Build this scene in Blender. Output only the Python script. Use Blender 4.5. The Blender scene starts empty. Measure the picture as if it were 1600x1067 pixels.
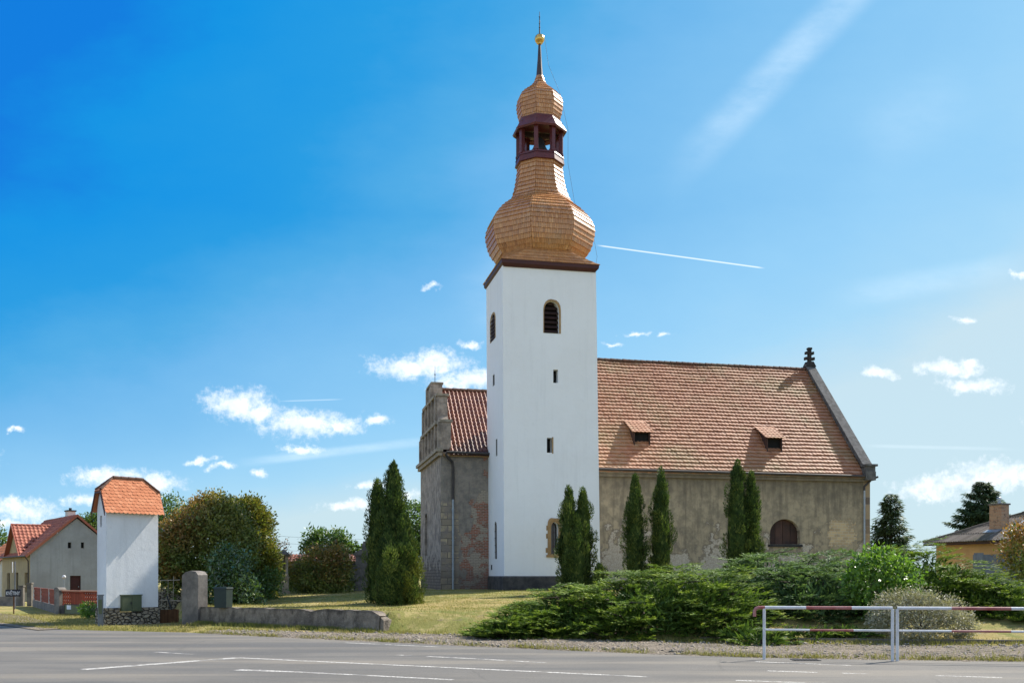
import bpy, math, random
import numpy as np
from mathutils import Vector, Matrix
from mathutils.geometry import tessellate_polygon

# ------------------------------------------------------------------ camera, sky, sun, exposure
SC = bpy.context.scene
COL = SC.collection
R = math.radians
CAMZ, F = 1.75, 1600.0
cd = bpy.data.cameras.new('camera'); cam = bpy.data.objects.new('camera', cd); COL.objects.link(cam)
cam.location = (0, 0, CAMZ); cam.rotation_euler = (R(90), 0, 0)
cd.sensor_width = 36; cd.lens = 36; cd.sensor_fit = 'HORIZONTAL'
cd.shift_x = 0.0; cd.shift_y = (900 - 533.5) / 1600
cd.clip_start = .1; cd.clip_end = 20000
SC.camera = cam
SUN_AZ, SUN_EL = 40.0, 43.0            # azimuth from +X towards +Y
SUN_STRENGTH, SKY_STRENGTH, EXPOSURE = 5.0, 0.105, 0.98
sdir = Vector((math.cos(R(SUN_EL)) * math.cos(R(SUN_AZ)), math.cos(R(SUN_EL)) * math.sin(R(SUN_AZ)), math.sin(R(SUN_EL))))
sl = bpy.data.lights.new('sun', 'SUN'); sl.energy = SUN_STRENGTH; sl.angle = R(.5); sl.color = (1.0, .935, .83)
so = bpy.data.objects.new('sun', sl); so.rotation_euler = sdir.to_track_quat('Z', 'Y').to_euler(); so.location = (40, 20, 60)
COL.objects.link(so)
SC.view_settings.view_transform = 'Standard'; SC.view_settings.look = 'None'
SC.view_settings.exposure = EXPOSURE; SC.view_settings.gamma = 1.0; SC.view_settings.use_curve_mapping = False
SC.render.engine = 'CYCLES'
SC.cycles.max_bounces = 6; SC.cycles.transparent_max_bounces = 4

class G:
    """small node-tree writer"""
    def __init__(s, tree): s.t = tree; s.t.nodes.clear()
    def n(s, typ, inp=None, out=0, **props):
        nd = s.t.nodes.new('ShaderNode' + typ)
        for k, v in props.items(): setattr(nd, k, v)
        for k, v in (inp or {}).items():
            sk = nd.inputs[k]
            if isinstance(v, bpy.types.NodeSocket): s.t.links.new(v, sk)
            else:
                if sk.type == 'RGBA' and len(v) == 3: v = (*v, 1)
                sk.default_value = v
        return nd if out is None else nd.outputs[out]
    def m(s, op, a, b=0.0, c=0.0, clamp=False): return s.n('Math', {0: a, 1: b, 2: c}, operation=op, use_clamp=clamp)
    def vm(s, op, a, b=(0, 0, 0), c=(0, 0, 0), out=0): return s.n('VectorMath', {0: a, 1: b, 2: c}, out=out, operation=op)
    def noise(s, vec, scale, detail=4, rough=.55, out=0, dist=0): return s.n('TexNoise', {'Vector': vec, 'Scale': scale, 'Detail': detail, 'Roughness': rough, 'Distortion': dist}, out=out)
    def step(s, v, a, b, c=0., d=1.): return s.n('MapRange', {0: v, 1: a, 2: b, 3: c, 4: d}, interpolation_type='SMOOTHSTEP')
    def lin(s, v, a, b, c=0., d=1.): return s.n('MapRange', {0: v, 1: a, 2: b, 3: c, 4: d})
    def mix(s, f, a, b, blend='MIX'): return s.n('Mix', {0: f, 6: a, 7: b}, out=2, data_type='RGBA', blend_type=blend)
    def ramp(s, f, stops):
        nd = s.n('ValToRGB', {0: f}, out=None); e = nd.color_ramp.elements
        while len(e) < len(stops): e.new(.5)
        for el, (p, c) in zip(e, stops): el.position = p; el.color = (*c, 1)
        return nd.outputs[0]

def build_world():
    w = bpy.data.worlds.new('World'); SC.world = w; w.use_nodes = True
    g = G(w.node_tree)
    sky = g.n('TexSky', sky_type='NISHITA', sun_disc=False, sun_elevation=R(SUN_EL), sun_rotation=R(90 - SUN_AZ), altitude=300, air_density=1.0, dust_density=.6, ozone_density=2.5)
    d = g.n('TexCoord', out=None).outputs['Generated']
    s = g.n('SeparateXYZ', {0: d}, out=None)
    y = g.m('MAXIMUM', s.outputs[1], .02)
    # direction on the sky, in hundredths of a tangent unit from due north
    X = g.m('MULTIPLY_ADD', g.m('DIVIDE', s.outputs[0], y), 16.0, 8.0)
    Z = g.m('MULTIPLY_ADD', g.m('DIVIDE', s.outputs[2], y), -16.0, 9.0)
    P = g.n('CombineXYZ', {0: X, 1: Z})
    up = s.outputs[2]
    nish = g.n('HueSaturation', {'Hue': .495, 'Saturation': 1.25, 'Value': .95, 'Color': sky})
    # clear polarised northern sky: deep azure away from the sun, paler towards it and towards the horizon
    dotv = g.vm('DOT_PRODUCT', d, tuple(sdir), out=1)
    n1 = g.noise(g.vm('MULTIPLY', P, (.30, .55, 1)), 1.0, 5, .6)
    wh = g.m('MULTIPLY_ADD', s.outputs[0], .9, .378)
    wh = g.m('MULTIPLY_ADD', g.m('MAXIMUM', g.m('SUBTRACT', .33, up), 0.0), 2.15, wh)
    wh = g.m('MULTIPLY_ADD', g.step(up, .16, .0), .30, wh)
    wh = g.m('MULTIPLY_ADD', g.m('MAXIMUM', g.m('SUBTRACT', up, .38), 0.0), -.9, wh)
    wh = g.m('ADD', wh, g.lin(n1, .25, .75, -.05, .05))
    grad = g.ramp(wh, [(0, (0, .20, .74)), (.08, (.001, .295, .775)), (.2, (.014, .33, .765)), (.32, (.08, .413, .79)), (.40, (.155, .475, .84)), (.7, (.305, .63, .925)), (.84, (.385, .69, .925)), (1, (.58, .765, .855))])
    grad = g.mix(1.0, grad, (4.83, 4.83, 4.83), 'MULTIPLY')
    col = g.mix(g.m('MULTIPLY', g.step(s.outputs[1], -.1, .25), .95), nish, grad)
    bk = g.m('MULTIPLY', g.m('MAXIMUM', g.step(s.outputs[1], .0, -.25), g.step(g.m('MULTIPLY_ADD', s.outputs[1], .75, s.outputs[0]), .0, -.25)), g.step(g.noise(g.vm('MULTIPLY', d, (1, 1, 1.6)), 3.2, 5, .6), .44, .56))
    col = g.mix(g.m('MULTIPLY', bk, .7), col, (6.6, 7.2, 8.2))  # bright unseen clouds behind and left of the view, added to fill the shade
    # cirrus streaks
    def streak(x0, y0, x1, y1, w, soft, k):
        L = math.hypot(x1 - x0, y1 - y0); c, s_ = (x1 - x0) / L, (y1 - y0) / L
        a = g.vm('DOT_PRODUCT', P, (c, s_, 0), out=1); b = g.vm('DOT_PRODUCT', P, (-s_, c, 0), out=1)
        b = g.m('ABSOLUTE', g.m('SUBTRACT', b, -s_ * x0 + c * y0)); a = g.m('SUBTRACT', a, c * x0 + s_ * y0)
        f = g.m('MULTIPLY', g.step(b, w, w * .15), g.m('MULTIPLY', g.step(a, 0, soft), g.step(a, L, L - soft)))
        return g.m('MULTIPLY', f, k)
    wn = g.noise(g.vm('MULTIPLY', P, (.7, 1.6, 1)), 1.2, 5, .65)
    for args in ((14.5, -1.3, 10.2, 3.1, .42, 2.2, .24), (16.3, 4.1, 12.8, 4.7, .30, 1.2, .18), (3.6, 7.25, 7.0, 6.85, .10, .8, .35), (9.2, 3.6, 7.0, 5.2, .9, 1.2, .16), (16, 7.02, 13.4, 6.96, .04, .6, .22), (15.4, 1.3, 13.2, 2.4, .8, 1.0, .08)):
        f = g.m('MULTIPLY', streak(*args), g.lin(wn, .3, .7, .35, 1.15))
        col = g.mix(f, col, (5.0, 5.8, 6.3))
    f = streak(9.30, 3.83, 11.97, 4.195, .016, .16, .62)
    col = g.mix(f, col, (6.0, 6.3, 6.5))
    col = g.mix(streak(4.3, 6.27, 5.42, 6.235, 0.015, .3, .25), col, (5.6, 6.1, 6.4))
    # cumulus
    wob = g.noise(P, 1.15, 3, .5, out=1); wob2 = g.noise(P, 3.6, 5, .62, out=1)
    Q = g.vm('MULTIPLY_ADD', wob, (.50, .34, 0), g.vm('ADD', P, (-.25, -.17, 0)))
    Q = g.vm('MULTIPLY_ADD', wob2, (.36, .24, 0), g.vm('ADD', Q, (-.18, -.12, 0)))
    blobs = [(6.55, 5.72, .75, .20, 1), (6.85, 5.62, .30, .22, 1), (7.33, 5.38, .22, .08, .8), (6.7, 4.52, .26, .06, .5), (7.35, 5.98, .62, .18, 1),
             (3.70, 6.27, .52, .26, 1), (4.02, 6.42, .34, .20, 1), (4.75, 6.60, .72, .22, 1), (5.35, 6.64, .34, .13, .9), (5.9, 6.58, .22, .10, .95), (4.72, 6.98, .36, .07, .85),
             (3.1, 7.22, .24, .07, .8), (3.4, 7.35, .22, .06, .7), (4.03, 7.43, .15, .06, .9), (1.75, 7.46, .65, .16, .85), (2.35, 7.55, .5, .16, .8), (.32, 6.71, .13, .06, .8),
             (.3, 7.95, .8, .22, .7), (1.3, 7.8, .45, .12, .6), (.2, 8.2, .5, .1, .5), (5.55, 7.93, .62, .10, .6), (5.75, 7.62, .4, .10, .5), (6.2, 7.75, .5, .1, .4),
             (13.7, 5.84, .34, .09, .85), (14.85, 5.73, .50, .13, .95), (15.2, 5.65, .2, .1, .7), (15.25, 6.0, .52, .14, .95), (15.05, 5.0, .20, .06, .7), (15.8, 7.42, 1.0, .25, .8), (14.5, 7.65, .7, .2, .6), (15.0, 7.55, .8, .16, .5),
             (9.6, 5.38, .25, .05, .45), (9.95, 5.18, .3, .06, .4), (10.4, 5.25, .15, .05, .4), (15.9, 4.3, .2, .08, .4), (-1.5, 7.2, 1.2, .3, .9), (17.5, 6.6, 1.2, .35, .9), (19.5, 7.4, 1.6, .4, .9), (-3.5, 6.2, 1.4, .4, .9), (-4.5, 7.8, 2.0, .3, .8), (22, 6.0, 2, .5, .9)]
    D = None
    for bx, by, rx, ry, k in blobs:
        l = g.vm('LENGTH', g.vm('MULTIPLY_ADD', Q, (1 / rx, 1 / ry, 0), (-bx / rx, -by / ry, 0)), out=1)
        l = g.m('SUBTRACT', 1.25 * (.6 + .4 * k), l)
        D = l if D is None else g.m('MAXIMUM', D, l)
    fine = g.noise(P, 7.5, 5, .68)
    D = g.m('ADD', D, g.lin(fine, .2, .8, -.62, .50))
    D = g.m('MULTIPLY', g.step(D, -.12, 1.12), g.step(s.outputs[1], .05, .2))
    shade = g.noise(g.vm('ADD', P, (.03, .08, 0)), 3.2, 4, .6)
    ccol = g.mix(g.step(shade, .35, .68), (4.9, 5.35, 5.8), (6.4, 6.5, 6.6))
    col = g.mix(g.m('MULTIPLY', D, .93), col, ccol)
    bg = g.n('Background', {'Color': col, 'Strength': SKY_STRENGTH})
    g.n('OutputWorld', {'Surface': bg}, out=None)
build_world()

# ------------------------------------------------------------------ geometry helpers
def tag(o, label=None, cat=None, group=None, kind=None):
    for k, v in (('label', label), ('category', cat), ('group', group), ('kind', kind)):
        if v: o[k] = v
    return o
ORG = {}
def thing(name, loc, label, cat, group=None):
    o = bpy.data.objects.new(name, None); COL.objects.link(o); o.location = loc; o.empty_display_size = .3
    ORG[o.name] = Vector(loc)
    return tag(o, label, cat, group)
def link_mesh(name, me, parent=None, org=None):
    o = bpy.data.objects.new(name, me); COL.objects.link(o)
    if parent is not None:
        o.parent = parent; ORG[o.name] = ORG[parent.name]
    elif org is not None:
        o.location = org; ORG[o.name] = Vector(org)
    else: ORG[o.name] = Vector((0, 0, 0))
    return o

class MB:
    """collects polygons in world space and links them as one mesh object"""
    def __init__(s): s.v = []; s.f = []; s.mi = []; s.t = []; s.sm = []; s.uv = {}
    def add(s, pts, faces, mi=0, tint=None, smooth=False):
        b = len(s.v); s.v.extend([tuple(p) for p in pts])
        for f in faces:
            s.f.append([b + i for i in f]); s.mi.append(mi); s.t.append(random.random() if tint is None else tint); s.sm.append(smooth)
        return s
    def quad(s, a, b, c, d, mi=0, tint=None): return s.add([a, b, c, d], [(0, 1, 2, 3)], mi, tint)
    def hexa(s, p, mi=0, tint=None):        # p: 4 bottom (ccw), 4 top
        return s.add(p, [(3, 2, 1, 0), (4, 5, 6, 7), (0, 1, 5, 4), (1, 2, 6, 5), (2, 3, 7, 6), (3, 0, 4, 7)], mi, tint)
    def obox(s, o, ex, ey, ez, mi=0, tint=None):   # box from corner o and three edge vectors
        o, ex, ey, ez = map(Vector, (o, ex, ey, ez))
        if ex.cross(ey).dot(ez) < 0: o = o + ex; ex = -ex
        return s.hexa([o, o + ex, o + ex + ey, o + ey, o + ez, o + ex + ez, o + ex + ey + ez, o + ey + ez], mi, tint)
    def box(s, c, size, rz=0, mi=0, tint=None):    # c = centre of the base
        e1 = Vector((math.cos(rz), math.sin(rz), 0)) * size[0]; e2 = Vector((-math.sin(rz), math.cos(rz), 0)) * size[1]
        return s.obox(Vector(c) - e1 / 2 - e2 / 2, e1, e2, (0, 0, size[2]), mi, tint)
    def prism(s, poly, ex, mi=0, tint=None):       # planar 3D polygon pushed along ex
        n = len(poly); poly = [Vector(p) for p in poly]; ex = Vector(ex)
        nr = Vector((0, 0, 0))
        for i in range(n): nr += poly[i].cross(poly[(i + 1) % n])
        if nr.dot(ex) > 0: poly = poly[::-1]
        tri = tessellate_polygon([poly])
        P = poly + [p + ex for p in poly]
        ff = []
        for t in tri:
            a, b, c = t
            if (poly[b] - poly[a]).cross(poly[c] - poly[a]).dot(ex) > 0: a, c = c, a
            ff.append((a, b, c)); ff.append((c + n, b + n, a + n))
        for i in range(n):
            j = (i + 1) % n; ff.append((i, j, j + n, i + n)[::-1])
        return s.add(P, ff, mi, tint)
    def tube(s, pts, r, n=8, mi=0, tint=.5, caps=True):
        pts = [Vector(p) for p in pts]; rs = r if isinstance(r, (list, tuple)) else [r] * len(pts)
        V = []; prev = None
        for i, p in enumerate(pts):
            d = (pts[min(i + 1, len(pts) - 1)] - pts[max(i - 1, 0)]).normalized()
            if prev is None:
                a = d.orthogonal().normalized()
            else: a = (prev - d * prev.dot(d)).normalized()
            prev = a; b = d.cross(a)
            for k in range(n):
                an = 2 * math.pi * k / n; V.append(p + (a * math.cos(an) + b * math.sin(an)) * rs[i])
        ff = []
        for i in range(len(pts) - 1):
            for k in range(n):
                k2 = (k + 1) % n; ff.append((i * n + k, i * n + k2, (i + 1) * n + k2, (i + 1) * n + k))
        s.add(V, ff, mi, tint, True)
        if caps:
            m = (len(pts) - 1) * n
            s.add(V[:n], [tuple(range(n))[::-1]], mi, tint); s.add(V[m:], [tuple(range(n))], mi, tint)
        return s
    def lathe(s, c, prof, n=24, mi=0, tint=.5, rot=0, smooth=True):
        V = []
        for z, r in prof:
            for k in range(n):
                a = rot + 2 * math.pi * k / n; V.append((c[0] + r * math.cos(a), c[1] + r * math.sin(a), z))
        ff = [(i * n + k, i * n + (k + 1) % n, (i + 1) * n + (k + 1) % n, (i + 1) * n + k) for i in range(len(prof) - 1) for k in range(n)]
        s.add(V, ff, mi, tint, smooth)
        m = (len(prof) - 1) * n
        s.add(V[:n], [tuple(range(n))[::-1]], mi, tint); s.add(V[m:], [tuple(range(n))], mi, tint)
        return s
    def wall(s, o, du, dz, outer, holes=(), reveal=0.0, inward=None, mi=0, rmi=None):
        o, du, dz = Vector(o), Vector(du), Vector(dz); n = du.cross(dz).normalized()
        inward = Vector(inward) if inward is not None else -n
        loops = [outer] + list(holes)
        flat = [p for l in loops for p in l]
        P3 = [o + du * a + dz * b for a, b in flat]
        tri = tessellate_polygon([[Vector((a, b, 0)) for a, b in l] for l in loops])
        ff = []
        for a, b, c in tri:
            if (P3[b] - P3[a]).cross(P3[c] - P3[a]).dot(inward) > 0: a, c = c, a
            ff.append((a, b, c))
        s.add(P3, ff, mi, .5)
        for h in holes:
            H = [o + du * a + dz * b for a, b in h]; m = len(H)
            ar = sum(h[i][0] * h[(i + 1) % m][1] - h[(i + 1) % m][0] * h[i][1] for i in range(m))
            for i in range(m):
                j = (i + 1) % m; q = [H[i], H[j], H[j] + inward * reveal, H[i] + inward * reveal]
                s.add(q if ar < 0 else q[::-1], [(0, 1, 2, 3)], mi if rmi is None else rmi, .5)
        return s
    def build(s, name, mats, parent=None, org=None):
        og = ORG[parent.name] if parent is not None else Vector(org or (0, 0, 0))
        V = np.array(s.v, dtype=np.float64) - np.array(og)
        me = bpy.data.meshes.new(name); me.from_pydata(V.tolist(), [], s.f)
        for m in (mats if isinstance(mats, (list, tuple)) else [mats]): me.materials.append(m)
        nf = len(s.f)
        me.polygons.foreach_set('material_index', s.mi); me.polygons.foreach_set('use_smooth', s.sm)
        at = me.attributes.new('tint', 'FLOAT', 'POINT'); tv = np.zeros(len(V), dtype=np.float32)
        for f, t in zip(s.f, s.t):
            for i in f: tv[i] = t
        at.data.foreach_set('value', tv)
        uvl = me.uv_layers.new(name='m'); uv = np.zeros((len(me.loops), 2), dtype=np.float32)
        for p in me.polygons:
            n = p.normal
            li = p.loop_indices
            if abs(n.z) > .97:
                for l in li:
                    q = V[me.loops[l].vertex_index]; uv[l] = (q[0], q[1])
            else:
                tx = Vector((-n.y, n.x, 0)).normalized(); ts = n.cross(tx)
                for l in li:
                    q = Vector(V[me.loops[l].vertex_index]); uv[l] = (q.dot(tx), q.z if abs(n.z) < .15 else q.dot(ts))
        uvl.data.foreach_set('uv', uv.ravel())
        me.update()
        return link_mesh(name, me, parent, None if parent is not None else (org or (0, 0, 0)))

def arch_poly(u0, u1, z0, z1, spring, n=8, pointed=True):
    pts = [(u0, z0), (u1, z0)]; c = (u0 + u1) / 2; h = (u1 - u0) / 2; rise = z1 - spring
    for i in range(n + 1):
        a = i / n * math.pi
        x = math.cos(a); y = math.sin(a)
        if pointed: y = y ** .85 * .94 + .06 * (1 - abs(x)) if i not in (0, n) else 0
        pts.append((c + h * x, spring + rise * y))
    return pts
def rect(u0, u1, z0, z1): return [(u0, z0), (u1, z0), (u1, z1), (u0, z1)]
def ring(mb, o, du, dz, outer, inner, push, mi=0):
    """flat moulding between two outlines with equal point counts, standing proud by push"""
    o, du, dz, push = map(Vector, (o, du, dz, push)); n = len(outer)
    A = [o + du * a + dz * b for a, b in outer]; B = [o + du * a + dz * b for a, b in inner]
    P = A + B + [p + push for p in A] + [p + push for p in B]; ff = []
    for i in range(n):
        j = (i + 1) % n
        ff += [(i + 2 * n, j + 2 * n, j + 3 * n, i + 3 * n), (i, j, j + 2 * n, i + 2 * n), (j + n, i + n, i + 3 * n, j + 3 * n)]
    mb.add(P, ff, mi, .5)

def ray(px, py): return Vector(((px - 800) / F, 1, (900 - py) / F))
def at(px, py, Z):
    r = ray(px, py) * Z; return Vector((r.x, r.y, r.z + CAMZ))
def flat(px, py, z=0.0):
    return at(px, py, F * (CAMZ - z) / (py - 900))

# ------------------------------------------------------------------ materials
MATS = {}
def newmat(name):
    m = bpy.data.materials.new(name); m.use_nodes = True; MATS[name] = m
    return m, G(m.node_tree)
def finish(g, col, rough=.85, height=None, bump=.3, dist=.02, spec=.3, metal=0.0):
    i = {'Base Color': col, 'Roughness': rough, 'Specular IOR Level': spec, 'Metallic': metal}
    if height is not None: i['Normal'] = g.n('Bump', {'Strength': bump, 'Distance': dist, 'Height': height})
    b = g.n('BsdfPrincipled', i); g.n('OutputMaterial', {'Surface': b}, out=None)
def tc(g, which='Object'): return g.n('TexCoord', out=None).outputs[which]
def attr(g, name): return g.n('Attribute', attribute_name=name, out=None).outputs['Fac']
def simple(name, c1, c2=None, scale=2.5, rough=.8, bump=.25, bscale=40, spec=.3, metal=0, tintk=0.0, detail=6):
    m, g = newmat(name); v = tc(g); c2 = c2 or tuple(x * .72 for x in c1)
    n = g.noise(v, scale, detail, .62); col = g.mix(g.step(n, .35, .65), c1, c2)
    n2 = g.noise(v, scale * 7, 4, .6); col = g.mix(g.lin(n2, .3, .7, 0, .35), col, tuple(x * .8 for x in c2))
    if tintk: 
        t = attr(g, 'tint'); col = g.mix(1.0, col, g.ramp(t, [(0, (1 - tintk,) * 3), (1, (1 + tintk * .6,) * 3)]), 'MULTIPLY')
    finish(g, col, rough, g.noise(v, bscale, 5, .6), bump, .02, spec, metal)
    return m

def leafmat(name, cols, rough=.5, spec=.35, trans=.3, hue=None):
    m, g = newmat(name); t = attr(g, 'tint')
    st = [(i / max(1, len(cols) - 1), c) for i, c in enumerate(cols)]
    col = g.ramp(t, st)
    if hue: col = g.mix(attr(g, 'hue'), col, g.ramp(t, [(0, hue[0]), (1, hue[1])]))
    b = g.n('BsdfPrincipled', {'Base Color': col, 'Roughness': rough, 'Specular IOR Level': spec})
    tr = g.n('BsdfTranslucent', {'Color': g.mix(1.0, col, (1.25, 1.35, .7), 'MULTIPLY')})
    g.n('OutputMaterial', {'Surface': g.n('MixShader', {0: trans, 1: b, 2: tr})}, out=None)
    return m
rng = np.random.default_rng(7); random.seed(7)

def plaster_nave():
    m, g = newmat('old_plaster'); v = tc(g); uv = tc(g, 'UV'); sx = g.n('SeparateXYZ', {0: uv}, out=None); u, z = sx.outputs[0], sx.outputs[1]
    big = g.noise(v, .55, 5, .6); mid = g.noise(v, 2.2, 6, .65); fine = g.noise(v, 14, 6, .7)
    stre = g.noise(g.vm('MULTIPLY', uv, (3.2, .28, 1)), 1.0, 5, .65)
    col = g.mix(g.step(mid, .36, .64), (.345, .287, .195), (.215, .182, .13))
    col = g.mix(g.m('MULTIPLY', g.step(stre, .47, .66), .55), col, (.125, .108, .084))
    # streaky darker band below the eaves
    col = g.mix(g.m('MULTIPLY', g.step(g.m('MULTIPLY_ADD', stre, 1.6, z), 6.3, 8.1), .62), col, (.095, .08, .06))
    # fallen render: lighter rubble and lime showing
    pe = g.m('ADD', g.m('MULTIPLY_ADD', big, 1.5, g.m('MULTIPLY', mid, .7)), g.lin(z, 1.0, 5.2, .42, -.42))
    pm = g.step(pe, 1.01, 1.10)
    st = g.n('TexVoronoi', {'Vector': g.vm('MULTIPLY', uv, (1, 1.5, 1)), 'Scale': 3.2, 'Randomness': 1.0}, out=None, feature='F1')
    edge = g.n('TexVoronoi', {'Vector': g.vm('MULTIPLY', uv, (1, 1.5, 1)), 'Scale': 3.2, 'Randomness': 1.0}, feature='DISTANCE_TO_EDGE')
    rub = g.mix(g.step(fine, .35, .65), (.47, .42, .345), (.33, .285, .22))
    rub = g.mix(g.step(edge, .05, .0, 0, .35), rub, (.2, .17, .135))
    col = g.mix(pm, col, rub)
    rim = g.m('MULTIPLY', g.step(pe, .96, 1.02), g.step(pe, 1.10, 1.03))
    col = g.mix(g.m('MULTIPLY', rim, .6), col, (.15, .125, .10))
    # brickwork showing near the east corner
    bw = g.n('TexBrick', {'Vector': uv, 'Scale': 1.0, 'Color1': (.50, .38, .22, 1), 'Color2': (.33, .25, .15, 1), 'Mortar': (.42, .37, .29, 1), 'Mortar Size': .014, 'Brick Width': .36, 'Row Height': .16}, out=None)
    dx = g.m('ABSOLUTE', g.m('SUBTRACT', u, 20.6)); dz = g.m('ABSOLUTE', g.m('SUBTRACT', z, 4.2))
    bm = g.step(g.m('SUBTRACT', g.m('ADD', g.m('MULTIPLY', g.m('MULTIPLY', dx, dx), .45), g.m('MULTIPLY', g.m('MULTIPLY', dz, dz), .55)), g.m('ADD', g.m('MULTIPLY', mid, 3.2), g.m('MULTIPLY', g.noise(v, 6, 4, .7), .8))), -1.55, -1.75)
    col = g.mix(bm, col, bw.outputs[0])
    qm = g.step(g.m('ADD', u, g.m('MULTIPLY', fine, .2)), 22.05, 22.12)
    qb = g.n('TexBrick', {'Vector': uv, 'Scale': 1.0, 'Color1': (.34, .25, .15, 1), 'Color2': (.13, .10, .08, 1), 'Mortar': (.28, .23, .18, 1), 'Mortar Size': .012, 'Brick Width': .8, 'Row Height': .42}, out=None)
    col = g.mix(qm, col, qb.outputs[0])
    h = g.m('ADD', g.m('MULTIPLY', fine, .35), g.m('ADD', g.m('MULTIPLY', pm, -.8), g.m('MULTIPLY', bm, -.6)))
    finish(g, col, .93, h, .55, .05, .12)
    return m

def plaster_chapel():
    m, g = newmat('ruined_plaster'); v = tc(g); uv = tc(g, 'UV'); sx = g.n('SeparateXYZ', {0: uv}, out=None); u, z = sx.outputs[0], sx.outputs[1]
    big = g.noise(v, .9, 5, .6); mid = g.noise(v, 2.6, 6, .68); fine = g.noise(v, 15, 6, .7)
    stre = g.noise(g.vm('MULTIPLY', uv, (4, .35, 1)), 1.0, 5, .65)
    col = g.mix(g.step(mid, .36, .64), (.29, .25, .205), (.195, .172, .148))
    col = g.mix(g.m('MULTIPLY', g.step(stre, .50, .70), .45), col, (.125, .112, .098))
    wuv = g.vm('ADD', uv, g.vm('MULTIPLY', g.noise(v, 2.0, 3, .5, out=1), (.05, .05, 0)))
    br = g.n('TexBrick', {'Vector': wuv, 'Scale': 1.0, 'Color1': (.33, .115, .068, 1), 'Color2': (.19, .085, .055, 1), 'Mortar': (.33, .275, .22, 1), 'Mortar Size': .013, 'Brick Width': .27, 'Row Height': .085}, out=None)
    sb = g.n('TexBrick', {'Vector': wuv, 'Scale': 1.0, 'Color1': (.50, .40, .25, 1), 'Color2': (.25, .205, .155, 1), 'Mortar': (.15, .125, .10, 1), 'Mortar Size': .022, 'Brick Width': .62, 'Row Height': .34}, out=None)
    sb2 = g.mix(g.step(mid, .4, .6), sb.outputs[0], (.23, .195, .165))
    # brick patches in the right hand part and a strip of ashlar on the left corner
    wr = g.m('ADD', g.lin(u, -2.0, -.2, -.28, .20), g.lin(z, 1.2, 7.4, .30, -.30))
    bm = g.step(g.m('ADD', g.m('MULTIPLY_ADD', big, 1.0, g.m('MULTIPLY', mid, .55)), wr), .73, .77)
    pale = g.mix(g.step(g.noise(v, 1.7, 4), .5, .56), br.outputs[0], g.mix(br.outputs[1], (.38, .325, .25), (.24, .19, .15)))
    col = g.mix(bm, col, pale)
    ws = g.m('ADD', g.lin(u, -1.95, -1.10, .36, -.35), g.lin(z, 5.0, 6.4, .12, -.6))
    sm = g.step(g.m('ADD', g.m('MULTIPLY_ADD', big, .5, g.m('MULTIPLY', mid, .5)), ws), .62, .68)
    col = g.mix(sm, col, sb2)
    damp = g.step(g.m('MULTIPLY_ADD', mid, 1.4, z), 3.2, 1.9)
    col = g.mix(g.m('MULTIPLY', damp, .6), col, (.085, .08, .078))
    h = g.m('ADD', g.m('MULTIPLY', fine, .35), g.m('ADD', g.m('MULTIPLY', bm, -.7), g.m('MULTIPLY', g.m('ADD', br.outputs[1], sb.outputs[1]), -.25)))
    finish(g, col, .93, h, .6, .05, .12)
    return m

def plaster_gable():
    m, g = newmat('gable_plaster'); v = tc(g); uv = tc(g, 'UV'); z = g.n('SeparateXYZ', {0: uv}, out=None).outputs[1]
    mid = g.noise(v, 2.2, 6, .68); fine = g.noise(v, 15, 6, .7)
    col = g.mix(g.step(mid, .36, .64), (.40, .33, .265), (.20, .165, .135))
    br = g.n('TexBrick', {'Vector': uv, 'Scale': 1.0, 'Color1': (.26, .21, .16, 1), 'Color2': (.17, .13, .1, 1), 'Mortar': (.12, .1, .085, 1), 'Mortar Size': .02, 'Brick Width': .34, 'Row Height': .16}, out=None)
    bm = g.step(g.m('ADD', mid, g.lin(z, 1, 5.2, .35, -.3)), .58, .64)
    col = g.mix(bm, col, br.outputs[0])
    finish(g, col, .92, g.m('ADD', g.m('MULTIPLY', fine, .4), g.m('MULTIPLY', br.outputs[1], -.3)), .6, .05, .12)
    return m

def white_plaster(name, c, stain, warm=(.78, .77, .75)):
    m, g = newmat(name); v = tc(g); z = g.n('SeparateXYZ', {0: tc(g, 'UV')}, out=None).outputs[1]
    a = g.noise(v, .7, 5, .6); b = g.noise(v, 5, 5, .65)
    st = g.noise(g.vm('MULTIPLY', tc(g, 'UV'), (3.5, .22, 1)), 1.0, 4, .6)
    col = g.mix(g.step(a, .35, .68), c, warm)
    col = g.mix(g.m('MULTIPLY', g.step(st, .5, .72), stain), col, tuple(x * .72 for x in c))
    col = g.mix(g.m('MULTIPLY', g.step(b, .52, .75), stain), col, tuple(x * .8 for x in c))
    finish(g, col, .9, g.m('ADD', g.m('MULTIPLY', g.noise(v, 3.0, 4), 1.6), g.noise(v, 38, 4, .6)), .35, .02, .2)
    return m

def tilemat(name, cols, moss=None, rough=.75, spec=.3, mossth=(.5, .68), mottle=.3):
    m, g = newmat(name); v = tc(g); t = attr(g, 'tint')
    col = g.ramp(t, [(i / (len(cols) - 1), c) for i, c in enumerate(cols)])
    n = g.noise(v, 9, 6, .7); col = g.mix(g.lin(n, .3, .7, 0, mottle), col, tuple(x * .45 for x in cols[0]))
    if moss:
        n2 = g.m('ADD', g.m('MULTIPLY', g.noise(v, .35, 5, .65), .7), g.m('MULTIPLY', g.noise(v, 6, 4, .7), .3))
        col = g.mix(g.step(n2, *mossth), col, moss)
    finish(g, col, rough, g.noise(v, 30, 5, .65), .35, .01, spec)
    return m

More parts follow.
